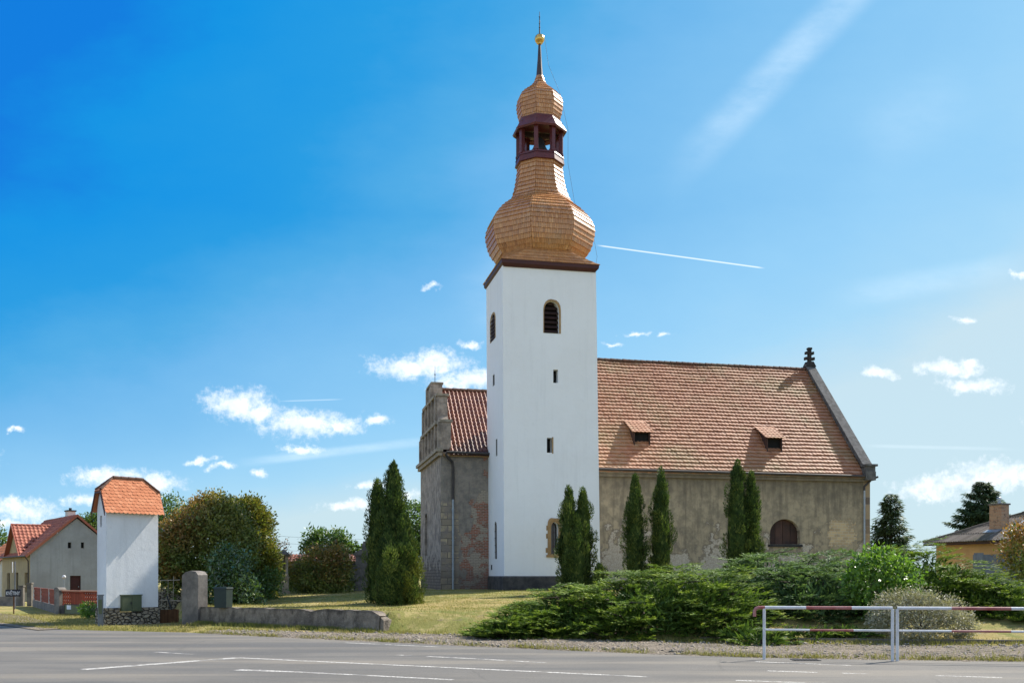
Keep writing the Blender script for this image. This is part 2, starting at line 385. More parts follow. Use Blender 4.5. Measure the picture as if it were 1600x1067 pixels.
def woodshingle():
    m, g = newmat('wood_shingle'); t = attr(g, 'tint'); v = tc(g)
    col = g.ramp(t, [(0, (.32, .13, .045)), (.35, (.49, .215, .075)), (.7, (.60, .285, .105)), (1, (.70, .40, .18))])
    n = g.noise(g.vm('MULTIPLY', v, (14, 14, 1.6)), 1.0, 4, .6)
    col = g.mix(g.lin(n, .35, .7, 0, .45), col, (.22, .10, .04))
    w = g.noise(v, .8, 4, .6); col = g.mix(g.m('MULTIPLY', g.step(w, .45, .68), .30), col, (.34, .25, .17))
    finish(g, col, .40, n, .35, .01, .60)
    return m

M_white = white_plaster('tower_whitewash', (.82, .82, .815), .17, (.80, .795, .785))
M_hut = white_plaster('hut_render', (.70, .705, .71), .38, (.64, .64, .64))
M_nave = plaster_nave(); M_chapel = plaster_chapel(); M_gable = plaster_gable()
M_grey = white_plaster('grey_render', (.30, .31, .32), .75, (.24, .245, .25))
M_ochre = simple('ochre_render', (.40, .31, .175), (.33, .255, .15), 1.6, .9, .2)
M_orange = simple('orange_render', (.55, .34, .15), (.47, .29, .13), 1.2, .9, .2)
M_palewall = simple('pale_render', (.62, .6, .56), (.52, .5, .47), 1.2, .9, .2)
M_bluegrey = simple('blue_grey_concrete', (.17, .185, .205), (.10, .112, .13), 1.3, .92, .3)
M_sand = simple('sandstone', (.40, .25, .115), (.30, .19, .09), 3, .9, .3)
M_stone = simple('weathered_stone', (.17, .15, .13), (.085, .078, .07), 3.2, .95, .6, 14)
M_coping = simple('coping_stone', (.15, .145, .14), (.075, .073, .07), 4, .95, .7, 16)
M_pale_stone = simple('pale_stone', (.40, .34, .26), (.24, .2, .15), 4, .92, .5, 18)
M_darkstone = simple('dark_stone', (.045, .042, .04), (.02, .02, .02), 4, .9, .5, 18)
M_plinth = simple('plinth_stone', (.10, .09, .082), (.045, .043, .042), 2.4, .95, .6, 12)
M_red = simple('dark_red_paint', (.115, .018, .018), (.085, .014, .015), 2, .45, .1, 30, .45)
M_brownred = simple('eave_board_paint', (.065, .014, .013), (.05, .012, .012), 2, .55, .1, 30, .4)
M_void = simple('dark_opening', (.012, .011, .011), (.008, .008, .008), 2, .9, 0)
M_glass = simple('dark_window_glass', (.012, .014, .017), (.016, .018, .02), 2, .12, .06, 6, .5)
M_louvre = simple('louvre_wood', (.05, .026, .022), (.03, .017, .015), 3, .8, .2, 20, .2)
M_brownwood = simple('brown_board', (.075, .037, .026), (.045, .025, .02), 2, .7, .3, 25, .3, tintk=.45)
M_gold = simple('gilded_metal', (.78, .50, .16), (.62, .38, .11), 3, .28, .05, 20, .5, 1.0)
M_iron = simple('black_iron', (.025, .026, .03), (.015, .015, .018), 4, .6, .2, 30, .4)
M_zinc = simple('zinc_pipe', (.33, .37, .41), (.25, .28, .31), 4, .45, .1, 30, .5, .3)
M_gutter = simple('dark_gutter', (.055, .045, .04), (.035, .03, .028), 4, .6, .1, 30, .4)
M_spire = simple('spire_sheet', (.035, .024, .022), (.05, .03, .025), 3, .38, .05, 20, .5)
M_shingle = woodshingle()
M_navetile = tilemat('nave_clay_tile', [(.29, .12, .064), (.37, .165, .09), (.44, .215, .122), (.51, .30, .19)], (.27, .195, .095), .66, .35, (.44, .72), .38)
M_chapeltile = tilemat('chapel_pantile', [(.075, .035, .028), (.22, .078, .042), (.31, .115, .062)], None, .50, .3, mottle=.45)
M_huttile = tilemat('hut_tile', [(.46, .16, .075), (.52, .19, .09), (.58, .235, .12)], None, .8, .2, mottle=.12)
M_housetile = tilemat('house_tile', [(.26, .08, .05), (.32, .105, .066), (.38, .14, .085)], None, .7, .3, mottle=.2)
M_ridge = tilemat('ridge_tile', [(.10, .06, .045), (.16, .085, .06)], (.10, .095, .06), .85, .2)
M_bark = simple('bark', (.085, .062, .045), (.045, .034, .026), 6, .95, .7, 14)
M_steelwhite = simple('white_rail_paint', (.62, .62, .63), (.50, .50, .52), 5, .5, .12, 24, .4)
M_steelred = simple('red_rail_paint', (.27, .05, .048), (.36, .16, .15), 5, .5, .12, 24, .4)
M_green = simple('green_cabinet_paint', (.085, .105, .055), (.07, .088, .048), 3, .5, .08, 20, .4)
M_bin = simple('green_plastic', (.010, .024, .022), (.008, .018, .018), 3, .5, .08, 20, .4)
M_concrete = simple('old_concrete', (.23, .205, .18), (.11, .10, .092), 1.6, .95, .6, 16)
M_conc2 = simple('stained_wall_render', (.185, .165, .145), (.05, .045, .043), 1.5, .95, .7, 12)
M_brick = simple('fence_red_panel', (.28, .06, .03), (.20, .045, .024), 3, .8, .4, 20, .25, tintk=.25)
M_door = simple('dark_door', (.05, .012, .012), (.035, .01, .01), 3, .6, .1, 20, .3)
M_rustwood = simple('rust_brown_wood', (.15, .07, .032), (.09, .045, .022), 4, .85, .4, 20, .2, tintk=.4)
M_kerb = simple('kerb_stone', (.17, .15, .13), (.10, .09, .08), 3, .95, .5, 18)

# ------------------------------------------------------------------ terrain and road
EDGE = [(-95, 85), (-31, 45.2), (-18.9, 37.8), (-15.6, 33.9), (-12.9, 32.8), (-10.1, 31.8), (-7.9, 30.1), (-1.96, 26.2), (-.96, 25.5), (2.2, 23.5), (5.35, 21.9), (10.45, 20.9), (18.3, 20.6), (95, 20.6)]
EX = np.array([e[0] for e in EDGE]); EY = np.array([e[1] for e in EDGE])
def edge_y(x): return np.interp(x, EX, EY)
def sst(t): t = np.clip(t, 0, 1); return t * t * (3 - 2 * t)
def gz(x, y):
    x = np.asarray(x, dtype=float); y = np.asarray(y, dtype=float)
    d = (y - edge_y(x)) * .87
    verge = .03 + .02 * sst(d / 3)
    ds = np.interp(x, [-11, -3.66, -2.0, 3], [3.97, 3.34, 3.3, 3.3]); wd = np.interp(x, [-3.75, -3.2, -1.2, 3], [.12, 1.6, 3.4, 4.2])
    k = sst((d - ds) / wd)
    top = .64 + .41 * sst((d - 6) / 15) + .05 * sst((d - 20) / 30)
    bump = .03 * np.sin(x * 1.3 + y * .7) * np.sin(y * 1.1 - x * .4) * k
    z = verge * (1 - k) + top * k + bump
    xl = -11.35 - (y - 36.5) * .40
    left = sst((xl - x) / .5 + .5)
    zl = .0 - .06 * sst((d - 6) / 30)
    z = z * (1 - left) + zl * left
    far = sst((y - 75) / 60); z = z * (1 - far) + .2 * far
    z = np.where(d < 0, -.06, np.where(d < .25, -.06 + (z + .06) * np.clip(d / .25, 0, 1), z))
    return z
def gz1(x, y): return float(gz(x, y))

def build_ground():
    def axis(a, b, st, far):
        c = list(np.arange(a, b + 1e-6, st)); s = st; v = c[-1]
        while v < far: s *= 1.35; v += s; c.append(v)
        s = st; v = c[0]; pre = []
        while v > -far: s *= 1.35; v -= s; pre.append(v)
        return np.array(pre[::-1] + c)
    xs = axis(-24, 26, .25, 2500); ys = axis(17, 62, .25, 2500)
    Xg, Yg = np.meshgrid(xs, ys); Zg = gz(Xg, Yg)
    nx, ny = len(xs), len(ys)
    V = np.stack([Xg.ravel(), Yg.ravel(), Zg.ravel()], 1)
    i = np.arange(nx - 1)[None, :] + np.arange(ny - 1)[:, None] * nx
    Fq = np.stack([i, i + 1, i + 1 + nx, i + nx], -1).reshape(-1, 4)
    me = mesh_np('ground', V, Fq)
    m, g = newmat('dry_lawn'); v = tc(g)
    a = g.noise(v, .22, 5, .6); b = g.noise(v, 1.6, 6, .68); c = g.noise(v, 22, 5, .7)
    col = g.mix(g.step(a, .36, .62), (.40, .305, .125), (.225, .215, .065))
    col = g.mix(g.m('MULTIPLY', g.step(b, .48, .66), .75), col, (.46, .365, .175))
    col = g.mix(g.m('MULTIPLY', g.step(g.noise(v, .75, 5, .7), .50, .62), .7), col, (.165, .205, .05))
    col = g.mix(g.m('MULTIPLY', g.step(c, .45, .72), .5), col, (.14, .135, .045))
    col = g.mix(g.m('MULTIPLY', g.step(g.noise(v, 3.1, 4), .62, .7), .6), col, (.19, .145, .10))
    finish(g, col, .95, g.m('ADD', c, b), 1.0, .08, .1)
    me.materials.append(m); o = link_mesh('ground', me); tag(o, kind='structure')
def mesh_np(name, V, Fq):
    me = bpy.data.meshes.new(name); n = len(V); k = Fq.shape[1]; f = len(Fq)
    me.vertices.add(n); me.vertices.foreach_set('co', np.ascontiguousarray(V, dtype=np.float32).ravel())
    me.loops.add(f * k); me.loops.foreach_set('vertex_index', np.ascontiguousarray(Fq, dtype=np.int32).ravel())
    me.polygons.add(f); me.polygons.foreach_set('loop_start', np.arange(0, f * k, k, dtype=np.int32)); me.polygons.foreach_set('loop_total', np.full(f, k, dtype=np.int32))
    me.update(calc_edges=True); me.validate()
    return me
build_ground()

def build_road():
    xs = np.concatenate([np.arange(-90, -24, 3), np.arange(-24, 26, .25), np.arange(26, 90, 4)])
    rr = np.random.default_rng(3)
    ye = edge_y(xs) + .10 + np.interp(xs, np.arange(-90, 91, .5), rr.normal(0, .045, len(np.arange(-90, 91, .5))))
    V = []; Fq = []; K = 5
    for i, x in enumerate(xs):
        for k in range(K): V.append((x, -25 + (ye[i] + 25) * (k / (K - 1)) ** .6, .004))
    for i in range(len(xs) - 1):
        for k in range(K - 1): a = i * K + k; Fq.append((a, a + K, a + K + 1, a + 1))
    me = mesh_np('road', np.array(V), np.array(Fq))
    m, g = newmat('asphalt'); v = tc(g)
    a = g.noise(v, .18, 4, .6); b = g.noise(v, 90, 4, .75); lanes = g.noise(g.vm('MULTIPLY', v, (.10, .75, 1)), 1.0, 4, .6)
    s = g.n('SeparateXYZ', {0: v}, out=None)
    col = g.mix(g.step(a, .35, .66), (.112, .105, .095), (.146, .136, .121))
    col = g.mix(g.m('MULTIPLY', g.step(lanes, .50, .64), .8), col, (.20, .178, .146))
    col = g.mix(g.m('MULTIPLY', g.step(lanes, .48, .36), .7), col, (.085, .084, .083))
    agg = g.n('TexVoronoi', {'Vector': v, 'Scale': 60.0}, out=None)
    col = g.mix(g.m('MULTIPLY', g.step(b, .40, .68), .55), col, (.055, .054, .053))
    col = g.mix(g.m('MULTIPLY', g.step(agg.outputs[0], .30, .12), .35), col, (.27, .26, .25))
    # tar seams and patch edges
    wv = g.vm('ADD', v, g.vm('MULTIPLY', g.noise(v, .6, 3, .5, out=1), (.5, .5, 0)))
    cr = g.n('TexVoronoi', {'Vector': g.vm('MULTIPLY', wv, (.22, .55, 1)), 'Scale': 1.0}, feature='DISTANCE_TO_EDGE')
    col = g.mix(g.m('MULTIPLY', g.step(cr, .008, .003), .18), col, (.045, .044, .043))
    finish(g, col, .88, b, .6, .012, .25)
    me.materials.append(m); o = link_mesh('road', me); tag(o, kind='structure')
    # gravel verge strip between road and bank
    V = []; Fq = []; xs = np.arange(-9.5, 60, .2); K = 9
    for x in xs:
        w = np.interp(x, [-9.5, -6, -2, 8, 20, 60], [1.2, 2.2, 3.3, 3.75, 3.8, 3.8]); y0 = edge_y(x) - .02
        for k in range(K):
            y = y0 + w * k / (K - 1) / .87
            z = max(gz1(x, y), .004) + .012 + .02 * math.sin(k / (K - 1) * math.pi) + float(rr.normal(0, .006))
            if k == 0: z = .001
            if k == K - 1: z = gz1(x, y) - .01
            V.append((x, y + (float(rr.normal(0, .07)) if k in (0, K - 1) else 0), z))
    for i in range(len(xs) - 1):
        for k in range(K - 1): a = i * K + k; Fq.append((a, a + K, a + K + 1, a + 1))
    me = mesh_np('gravel_verge', np.array(V), np.array(Fq))
    m, g = newmat('verge_gravel'); v = tc(g); st = g.n('TexVoronoi', {'Vector': v, 'Scale': 13.0}, out=None)
    b = g.noise(v, 30, 5, .7); a = g.noise(v, .9, 5, .6)
    col = g.mix(g.step(a, .38, .64), (.26, .22, .175), (.19, .165, .135))
    bwv = g.n('SeparateXYZ', {0: st.outputs[1]}, out=None).outputs[0]; col = g.mix(1.0, col, g.ramp(bwv, [(0, (.6, .58, .55)), (1, (1.35, 1.33, 1.3))]), 'MULTIPLY')
    col = g.mix(g.m('MULTIPLY', g.step(b, .5, .72), .6), col, (.075, .066, .052))
    finish(g, col, .95, g.m('ADD', g.m('MULTIPLY', st.outputs[0], -1.2), b), 1.0, .06, .1)
    me.materials.append(m); o = link_mesh('gravel_verge', me); tag(o, kind='structure')
    # painted markings: each a worn strip on the asphalt
    m, g = newmat('road_paint'); v = tc(g); n = g.noise(v, 26, 5, .75); n2 = g.noise(v, 2.0, 4, .6)
    al = g.m('MULTIPLY', g.step(n, .60, .44), g.step(n2, .66, .46))
    b = g.n('BsdfPrincipled', {'Base Color': g.mix(g.noise(v, 5, 4), (.60, .58, .54), (.42, .40, .37)), 'Roughness': .8})
    g.n('OutputMaterial', {'Surface': g.n('MixShader', {0: g.lin(al, 0, 1, .12, 1), 1: g.n('BsdfTransparent'), 2: b})}, out=None)
    mk = MB()
    def strip(p, q, w, w2=None):
        a, b = flat(*p), flat(*q); d = (b - a).normalized(); s_ = Vector((-d.y, d.x, 0)); w2 = w2 or w
        L = (b - a).length; n = max(2, int(L / .6)); pts = []
        for i in range(n + 1):
            c = a + (b - a) * (i / n); ww = w + (w2 - w) * i / n
            pts += [c - s_ * ww / 2 + Vector((0, 0, .008)), c + s_ * ww / 2 + Vector((0, 0, .008))]
        mk.add(pts, [(2 * i, 2 * i + 2, 2 * i + 3, 2 * i + 1) for i in range(n)])
    strip((130, 1046), (372, 1027.5), .26); strip((372, 1027.5), (1012, 1057.5), .15); strip((372, 1046.3), (470, 1050), .30, .14); strip((470, 1050), (708, 1062), .14)
    for p, q in (((540, 1004), (686, 1010.5)), ((620, 1023), (642, 1024.3)), ((668, 1025.5), (762, 1030)), ((764, 1030.3), (852, 1035.3)), ((1199, 1048), (1277, 1050.5)), ((1316, 1051.6), (1360, 1053)), ((1462, 1055.6), (1566, 1058.6)), ((243, 1018.6), (302, 1022.2)), ((1150, 1063), (1500, 1075)), ((1180, 1033.6), (1330, 1039.5))):
        strip(p, q, .13)
    o = mk.build('road_markings', m); tag(o, kind='structure')
build_road()

# kerb on the right, a low edging stone row
def build_kerb():
    mb = MB(); x = 4.9; k = 0
    while x < 40:
        L = .98; y = float(edge_y(x)) + 3.95 / .87; y2 = float(edge_y(x + L)) + 3.95 / .87
        z = .045; j = random.uniform(-.012, .012)
        a = Vector((x, y + j, -.1)); e = Vector((L - .012, y2 - y, 0))
        mb.obox(a, e, (0, .16, 0), (0, 0, .1 + z + .13 + j), tint=random.random()); x += L
    tag(mb.build('kerb', M_kerb), kind='structure')
build_kerb()
# ------------------------------------------------------------------ roofs of real lapped tiles
def tiles(mb, o, eu, es, nrm, rows, g_, w, lo, hi, prof='pan', amp=.02, lift=.03, seg=4, jit=.006, t0=0, t1=1, drop=.0, tfun=None, warp=lambda x, s: 0.0):
    """o eave origin, eu along eave, es up the slope; lo/hi give the run of each row"""
    o, eu, es, nrm = map(Vector, (o, eu, es, nrm))
    for r in range(rows):
        s0 = r * g_; a, b = lo(s0), hi(s0); off = (r % 2) * w / 2 if prof in ('beaver', 'flat') else 0
        x = a - off; k = 0
        while x < b - .02:
            c0, c1 = max(x, a), min(x + w, b)
            if c1 - c0 > .02:
                lj = lift + random.uniform(-jit, jit); sj = random.uniform(-jit, jit) * 1.5; tlt = random.uniform(-jit, jit) * .6
                top, bot, lip = [], [], []
                for i in range(seg + 1):
                    f = i / seg; xx = c0 + (c1 - c0) * f; ff = (xx - x) / w
                    if prof == 'pan': h = amp * math.sin(ff * 2 * math.pi) ; sb = 0
                    elif prof == 'roman': h = amp * max(0, math.cos((ff - .5) * 2 * math.pi)) * 1.6; sb = 0
                    elif prof == 'beaver': h = 0; sb = -.035 * max(0, math.sin(ff * math.pi)) ** .7
                    else: h = 0; sb = 0
                    hb = h + lj + tlt * (f - .5)
                    pb = o + eu * xx + es * (s0 + sb + sj - .03 - drop) + nrm * (hb + warp(xx, s0))
                    pt = o + eu * min(max(xx, lo(s0 + g_)), hi(s0 + g_)) + es * (s0 + g_ + .01) + nrm * (h * .9 + .006 + warp(xx, s0 + g_))
                    bot.append(pb); top.append(pt); lip.append(pb - nrm * (lj * .95) + es * .004)
                n = seg + 1
                tv = (t0 + (t1 - t0) * random.random()) if tfun is None else tfun(x, s0)
                mb.add(bot + top, [(i, i + 1, n + i + 1, n + i) for i in range(seg)], 0, tv, prof in ('pan', 'roman'))
                mb.add(lip + bot, [(i, i + 1, n + i + 1, n + i) for i in range(seg)], 0, tv)
            x += w; k += 1

def ridge_tiles(mb, a, b, r=.13, step=.36, mi=0):
    a, b = Vector(a), Vector(b); L = (b - a).length; n = max(1, int(L / step)); d = (b - a) / n; dn = d.normalized()
    side = Vector((0, 0, 1)).cross(dn).normalized(); up = dn.cross(side)
    for i in range(n):
        p, q = a + d * i, a + d * (i + 1.06); P = []; rj = r * random.uniform(.95, 1.06)
        for e, rr in ((p, rj * 1.12), (q, rj * .94)):
            for k in range(7):
                an = math.pi * (k / 6) * 1.1 - .05 * math.pi; P.append(e + side * rr * math.cos(an) + up * rr * math.sin(an))
        mb.add(P, [(k, k + 1, k + 8, k + 7) for k in range(6)] + [tuple(range(7))], mi)

# ------------------------------------------------------------------ church
C0 = Vector((-.375, 50, 0)); U = Vector((.977, .2132, 0)).normalized(); V_ = Vector((-U.y, U.x, 0)); UP = Vector((0, 0, 1))
def W(u, v, z): return C0 + U * u + V_ * v + UP * z
def hit_v(px, py, v):        # where a sight line meets the plane v = const -> (u, z)
    r = ray(px, py); k = (v + C0.dot(V_)) / r.dot(V_); p = r * k
    return (p - C0).dot(U), p.z + CAMZ
def hit_u(px, py, u):
    r = ray(px, py); k = (u + C0.dot(U)) / r.dot(U); p = r * k
    return (p - C0).dot(V_), p.z + CAMZ

church = thing('church', W(0, 0, 0), 'old church with tall white bell tower, wooden onion dome and long red tiled nave', 'church')

# --- tower: tapering whitewashed shaft on a stone plinth
TB, TT = 1.75, 17.05; TW, TD = 4.89, 4.2
t_up_f = Vector((0, 0, 1))
def tower_pt(u, v, z):
    k = (z - TB) / (TT - TB); u0, u1 = -.09 * k, TW - .23 * k
    return W(u0 + (u1 - u0) * u / TW, v + .0 * k, z)
tw = MB()
fh = []
def fwin(px0, px1, py0, py1):
    u0, z0 = hit_v(px0, py1, 0); u1, z1 = hit_v(px1, py0, 0); return u0, u1, z0, z1
bel = fwin(850, 873.5, 471, 520); sl1 = fwin(864.5, 872, 577.5, 598); sl2 = fwin(854.5, 862.5, 684, 707); lan = fwin(856, 877, 811, 868)
lanp = (lan[0] + .16, lan[1] - .16, lan[2] + .10, lan[3] - .14)
bp = arch_poly(bel[0], bel[1], bel[2], bel[3], bel[2] + (bel[3] - bel[2]) * .66)
lp = arch_poly(lanp[0], lanp[1], lanp[2], lanp[3], lanp[2] + (lanp[3] - lanp[2]) * .80)
holes = [bp, rect(*sl1), rect(*sl2), lp]
tw.wall(W(0, 0, 0), U, UP, [(0, TB), (TW, TB), (TW - .23, TT), (-.09, TT)], holes, .42, V_)
# west face leans by 9 cm
dzl = Vector((0, 0, 1)) - U * (.09 / (TT - TB)); ow = W(0, 0, 0) + U * (.09 * TB / (TT - TB))
def lwin(px0, px1, py0, py1):
    v1, z0 = hit_u((px0), py1, -.05); v0, z1 = hit_u(px1, py0, -.05); return v0, v1, z0, z1
b2 = lwin(767.3, 774.6, 487, 536); b2 = (b2[0], b2[1], b2[2], b2[3]); s2a = lwin(770, 773, 584, 604); s2b = lwin(774.2, 776.6, 685, 713); la2 = lwin(771.5, 775, 814, 873); ve2 = lwin(765, 767.6, 882, 890)
b2p = arch_poly(b2[0], b2[1], b2[2], b2[3], b2[2] + (b2[3] - b2[2]) * .66); la2p = arch_poly(la2[0], la2[1], la2[2], la2[3], la2[2] + (la2[3] - la2[2]) * .85)
tw.wall(ow, V_, dzl, [(0, TB), (TD, TB), (TD, TT), (0, TT)], [b2p, rect(*s2a), rect(*s2b), la2p, rect(*ve2)], .42, U)
# east and back faces
tw.wall(W(TW, 0, 0), V_, UP - U * (.23 / (TT - TB)), [(0, TB + 1e-3), (TD, TB), (TD, TT), (0, TT)], [], 0, -U) if False else None
tw.quad(tower_pt(TW, 0, TB), tower_pt(TW, TD, TB), tower_pt(TW, TD, TT), tower_pt(TW, 0, TT), tint=.5)
tw.quad(tower_pt(TW, TD, TB), tower_pt(0, TD, TB), tower_pt(0, TD, TT), tower_pt(TW, TD, TT), tint=.5)
tw.quad(tower_pt(0, 0, TB), tower_pt(0, TD, TB), tower_pt(TW, TD, TB), tower_pt(TW, 0, TB), tint=.5)
tower = tw.build('tower', M_white, church)

def window_fill(parent, name, poly, o, du, dz, inward, depth, kind, frame=None):
    """pane set back in the opening, louvres or glazing in front, stone surround proud of the wall"""
    o, du, dz, inward = map(Vector, (o, du, dz, inward))
    us = [p[0] for p in poly]; zs = [p[1] for p in poly]; u0, u1, z0, z1 = min(us), max(us), min(zs), max(zs)
    mb = MB()
    mats = [M_void, M_louvre, M_glass, M_sand, M_brownwood]
    P = [o + du * a + dz * b + inward * depth for a, b in poly]
    mb.add(P, [t for t in tessellate_polygon([P])], 2 if kind == 'glass' else 0, .5)
    if kind == 'louvre':
        n = 7; cu = (u0 + u1) / 2; sp = z0 + (z1 - z0) * .66
        for i in range(n):
            zz = z0 + (z1 - z0) * (i + .25) / n
            hw = (u1 - u0) / 2
            if zz > sp: hw *= math.sqrt(max(.03, 1 - ((zz + .12 - sp) / (z1 - sp)) ** 2))
            mb.obox(o + du * (cu - hw) + dz * zz + inward * max(.005, depth - .26), du * 2 * hw, inward * min(.16, depth - .02) + dz * .15, dz * .035 - inward * .02, 1)
    if kind == 'glass':
        for f in (.5,): mb.obox(o + du * (u0 + (u1 - u0) * f - .012) + dz * z0 + inward * max(.004, depth - .03), du * .024, inward * .02, dz * (z1 - z0), 1)
        k = 1
        while z0 + .35 * k < z1 - .1: mb.obox(o + du * u0 + dz * (z0 + .35 * k) + inward * max(.006, depth - .028), du * (u1 - u0), inward * .018, dz * .022, 1); k += 1
    if kind == 'boards':
        n = 4
        for i in range(n):
            a, b = u0 + (u1 - u0) * i / n + .012, u0 + (u1 - u0) * (i + 1) / n - .012
            pl = []
            hh = lambda x: z0 + (z1 - z0) * .42 + (z1 - z0) * .58 * math.sqrt(max(0, 1 - ((x - (u0 + u1) / 2) / ((u1 - u0) / 2)) ** 2))
            pl = [(a, z0), (b, z0)] + [(b + (a - b) * t / 5, hh(b + (a - b) * t / 5)) for t in range(6)]
            mb.prism([o + du * x + dz * y + inward * (depth - .05) for x, y in pl], inward * .04, 4, random.random())
    w = mb.build(name, mats, parent)
    return w
ow_f = W(0, 0, 0)
wb = window_fill(tower, 'belfry_window', bp, ow_f, U, UP, V_, .40, 'louvre')
fr = MB(); c_ = ((bel[0] + bel[1]) / 2, bel[2]); big = [(c_[0] + (a - c_[0]) * 1.0 + (.09 if a > c_[0] else -.035), b + (.09 if b > bel[2] + .6 else 0)) for a, b in bp]
ring(fr, ow_f, U, UP, big, bp, -V_ * .018); fr.build('sandstone_surround', M_sand, tower)
window_fill(tower, 'slit_window', rect(*sl1), ow_f, U, UP, V_, .38, 'void'); window_fill(tower, 'slit_window', rect(*sl2), ow_f, U, UP, V_, .38, 'void')
fr = MB(); fr.obox(ow_f + U * sl2[1] + UP * (sl2[2] - .04) - V_ * .01, U * .07, V_ * .2, UP * (sl2[3] - sl2[2] + .08)); fr.build('sandstone_surround', M_sand, tower)
window_fill(tower, 'lancet_window', lp, ow_f, U, UP, V_, .30, 'glass')
fr = MB(); cl = (lanp[0] + lanp[1]) / 2
big = [(a + (.17 if a > cl else -.17), b + (.20 if b > lanp[3] - .7 else (0 if b > lanp[2] + .05 else -.12))) for a, b in lp]
mid = [(a + (.07 if a > cl else -.07), b + (.09 if b > lanp[3] - .7 else (0 if b > lanp[2] + .05 else -.05))) for a, b in lp]
ring(fr, ow_f, U, UP, big, mid, -V_ * .045); ring(fr, ow_f, U, UP, mid, lp, -V_ * .016)
fr.obox(ow_f + U * (lanp[0] - .24) + UP * (lanp[2] - .17) - V_ * .06, U * (lanp[1] - lanp[0] + .48), V_ * .1, UP * .12)
for zz, ww in ((lanp[2] + .05, .1), (lanp[2] + .75, .08), (lanp[2] + 1.15, .07)): fr.obox(ow_f + U * (lanp[0] - .17 - ww) + UP * zz - V_ * .012, U * (ww - .004), V_ * .05, UP * .24)
fr.build('sandstone_surround', M_sand, tower)
for pl, nm, kd in ((b2p, 'belfry_window', 'louvre'), (rect(*s2a), 'slit_window', 'void'), (rect(*s2b), 'slit_window', 'void'), (la2p, 'lancet_window', 'glass'), (rect(*ve2), 'vent_opening', 'void')):
    window_fill(tower, nm, pl, ow, V_, dzl, U, .07 if kd == 'louvre' else .03, kd)
fr = MB(); cb = (b2[0] + b2[1]) / 2
ring(fr, ow, V_, dzl, [(a + (.1 if a > cb else -.1), b + (.09 if b > b2[2] + .6 else 0)) for a, b in b2p], b2p, -U * .018); fr.build('sandstone_surround', M_sand, tower)

pl = MB()
pl.hexa([W(-.07, -.07, .4), W(TW + .07, -.07, .4), W(TW + .07, TD, .4), W(-.07, TD, .4), W(-.07, -.07, TB - .05), W(TW + .07, -.07, TB - .05), W(TW + .07, TD, TB - .05), W(-.07, TD, TB - .05)])
pl.hexa([W(-.07, -.07, TB - .05), W(TW + .07, -.07, TB - .05), W(TW + .07, TD, TB - .05), W(-.07, TD, TB - .05), W(-.004, -.004, TB + .015), W(TW + .004, -.004, TB + .015), W(TW + .004, TD, TB + .015), W(-.004, TD, TB + .015)])
pl.build('tower_plinth', M_plinth, church)

# --- eave boards and shingled skirt of the tower roof
AX = 2.29, 2.10                      # axis of the tower roof in u, v
def oct_pt(a, k, z, rot=0):          # vertex k of an octagon of apothem a
    r = a / math.cos(math.pi / 8); an = (k + .5) * math.pi / 4 + rot - math.pi / 2
    return W(AX[0] + r * math.cos(an), AX[1] + r * math.sin(an), z)
co = MB(); E0, E1 = 2.32, 2.46
sq = lambda h, z: [W(AX[0] - h, AX[1] - h + .16, z), W(AX[0] + h, AX[1] - h + .16, z), W(AX[0] + h, AX[1] + h - .16, z), W(AX[0] - h, AX[1] + h - .16, z)]
co.hexa(sq(E0, 16.86) + sq(E1, 17.0)); co.hexa(sq(E1, 17.001) + sq(E1 + .02, 17.17))
co.build('tower_eave_board', M_brownred, church)

def shingle_quad(mb, b0, b1, t0, t1, nrm, th, tint):
    """one course piece: lower edge lifted by th, with its butt end"""
    mb.add([b0 + nrm * th, b1 + nrm * th, t1 + nrm * .004, t0 + nrm * .004, b0 - nrm * .01, b1 - nrm * .01], [(0, 1, 2, 3), (4, 5, 1, 0), (4, 0, 3), (1, 5, 2)], 0, tint)
def shingle_course(mb, B0, B1, T0, T1, w=.115, th=.028, base=.5):
    L = (B1 - B0).length; n = max(1, round(L / w)); cuts = [0]
    for i in range(1, n): cuts.append((i + random.uniform(-.22, .22)) / n)
    cuts.append(1); nrm = (B1 - B0).cross(T0 - B0)
    if nrm.length < 1e-6: nrm = (B1 - B0).cross(T1 - B0)
    nrm.normalize(); cj = random.uniform(-.10, .10)
    for a, b in zip(cuts[:-1], cuts[1:]):
        sg = (T0 - B0).normalized() * random.uniform(-.006, .006); g2 = .005 / max(L, .1)
        shingle_quad(mb, B0.lerp(B1, a + g2) + sg, B0.lerp(B1, b - g2) + sg, T0.lerp(T1, a + g2), T0.lerp(T1, b - g2), nrm, th + random.uniform(-.004, .004), min(1, max(0, base + cj + random.gauss(0, .13))))
def smooth_profile(pts, step):
    """resample (z, a) control points with Catmull-Rom at equal arc steps"""
    P = [np.array(p, float) for p in pts]; P = [2 * P[0] - P[1]] + P + [2 * P[-1] - P[-2]]; out = []
    for i in range(1, len(P) - 2):
        for k in range(24):
            t = k / 24; a, b, c, d = P[i - 1:i + 3]
            out.append(.5 * (2 * b + (c - a) * t + (2 * a - 5 * b + 4 * c - d) * t * t + (3 * b - a - 3 * c + d) * t ** 3))
    out.append(P[-2]); out = np.array(out); s = np.concatenate([[0], np.cumsum(np.hypot(*np.diff(out, axis=0).T))])
    n = max(2, round(s[-1] / step)); q = np.linspace(0, s[-1], n + 1)
    return list(zip(np.interp(q, s, out[:, 0]), np.interp(q, s, out[:, 1])))
def dome(name, prof, step, parent, th=.028):
    mb = MB(); P = smooth_profile(prof, step)
    for (z0, a0), (z1, a1) in zip(P[:-1], P[1:]):
        for k in range(8):
            shingle_course(mb, oct_pt(a0, k - 1, z0), oct_pt(a0, k, z0), oct_pt(a1, k - 1, z1), oct_pt(a1, k, z1), th=th)
    return mb.build(name, M_shingle, parent)
PX = .0329
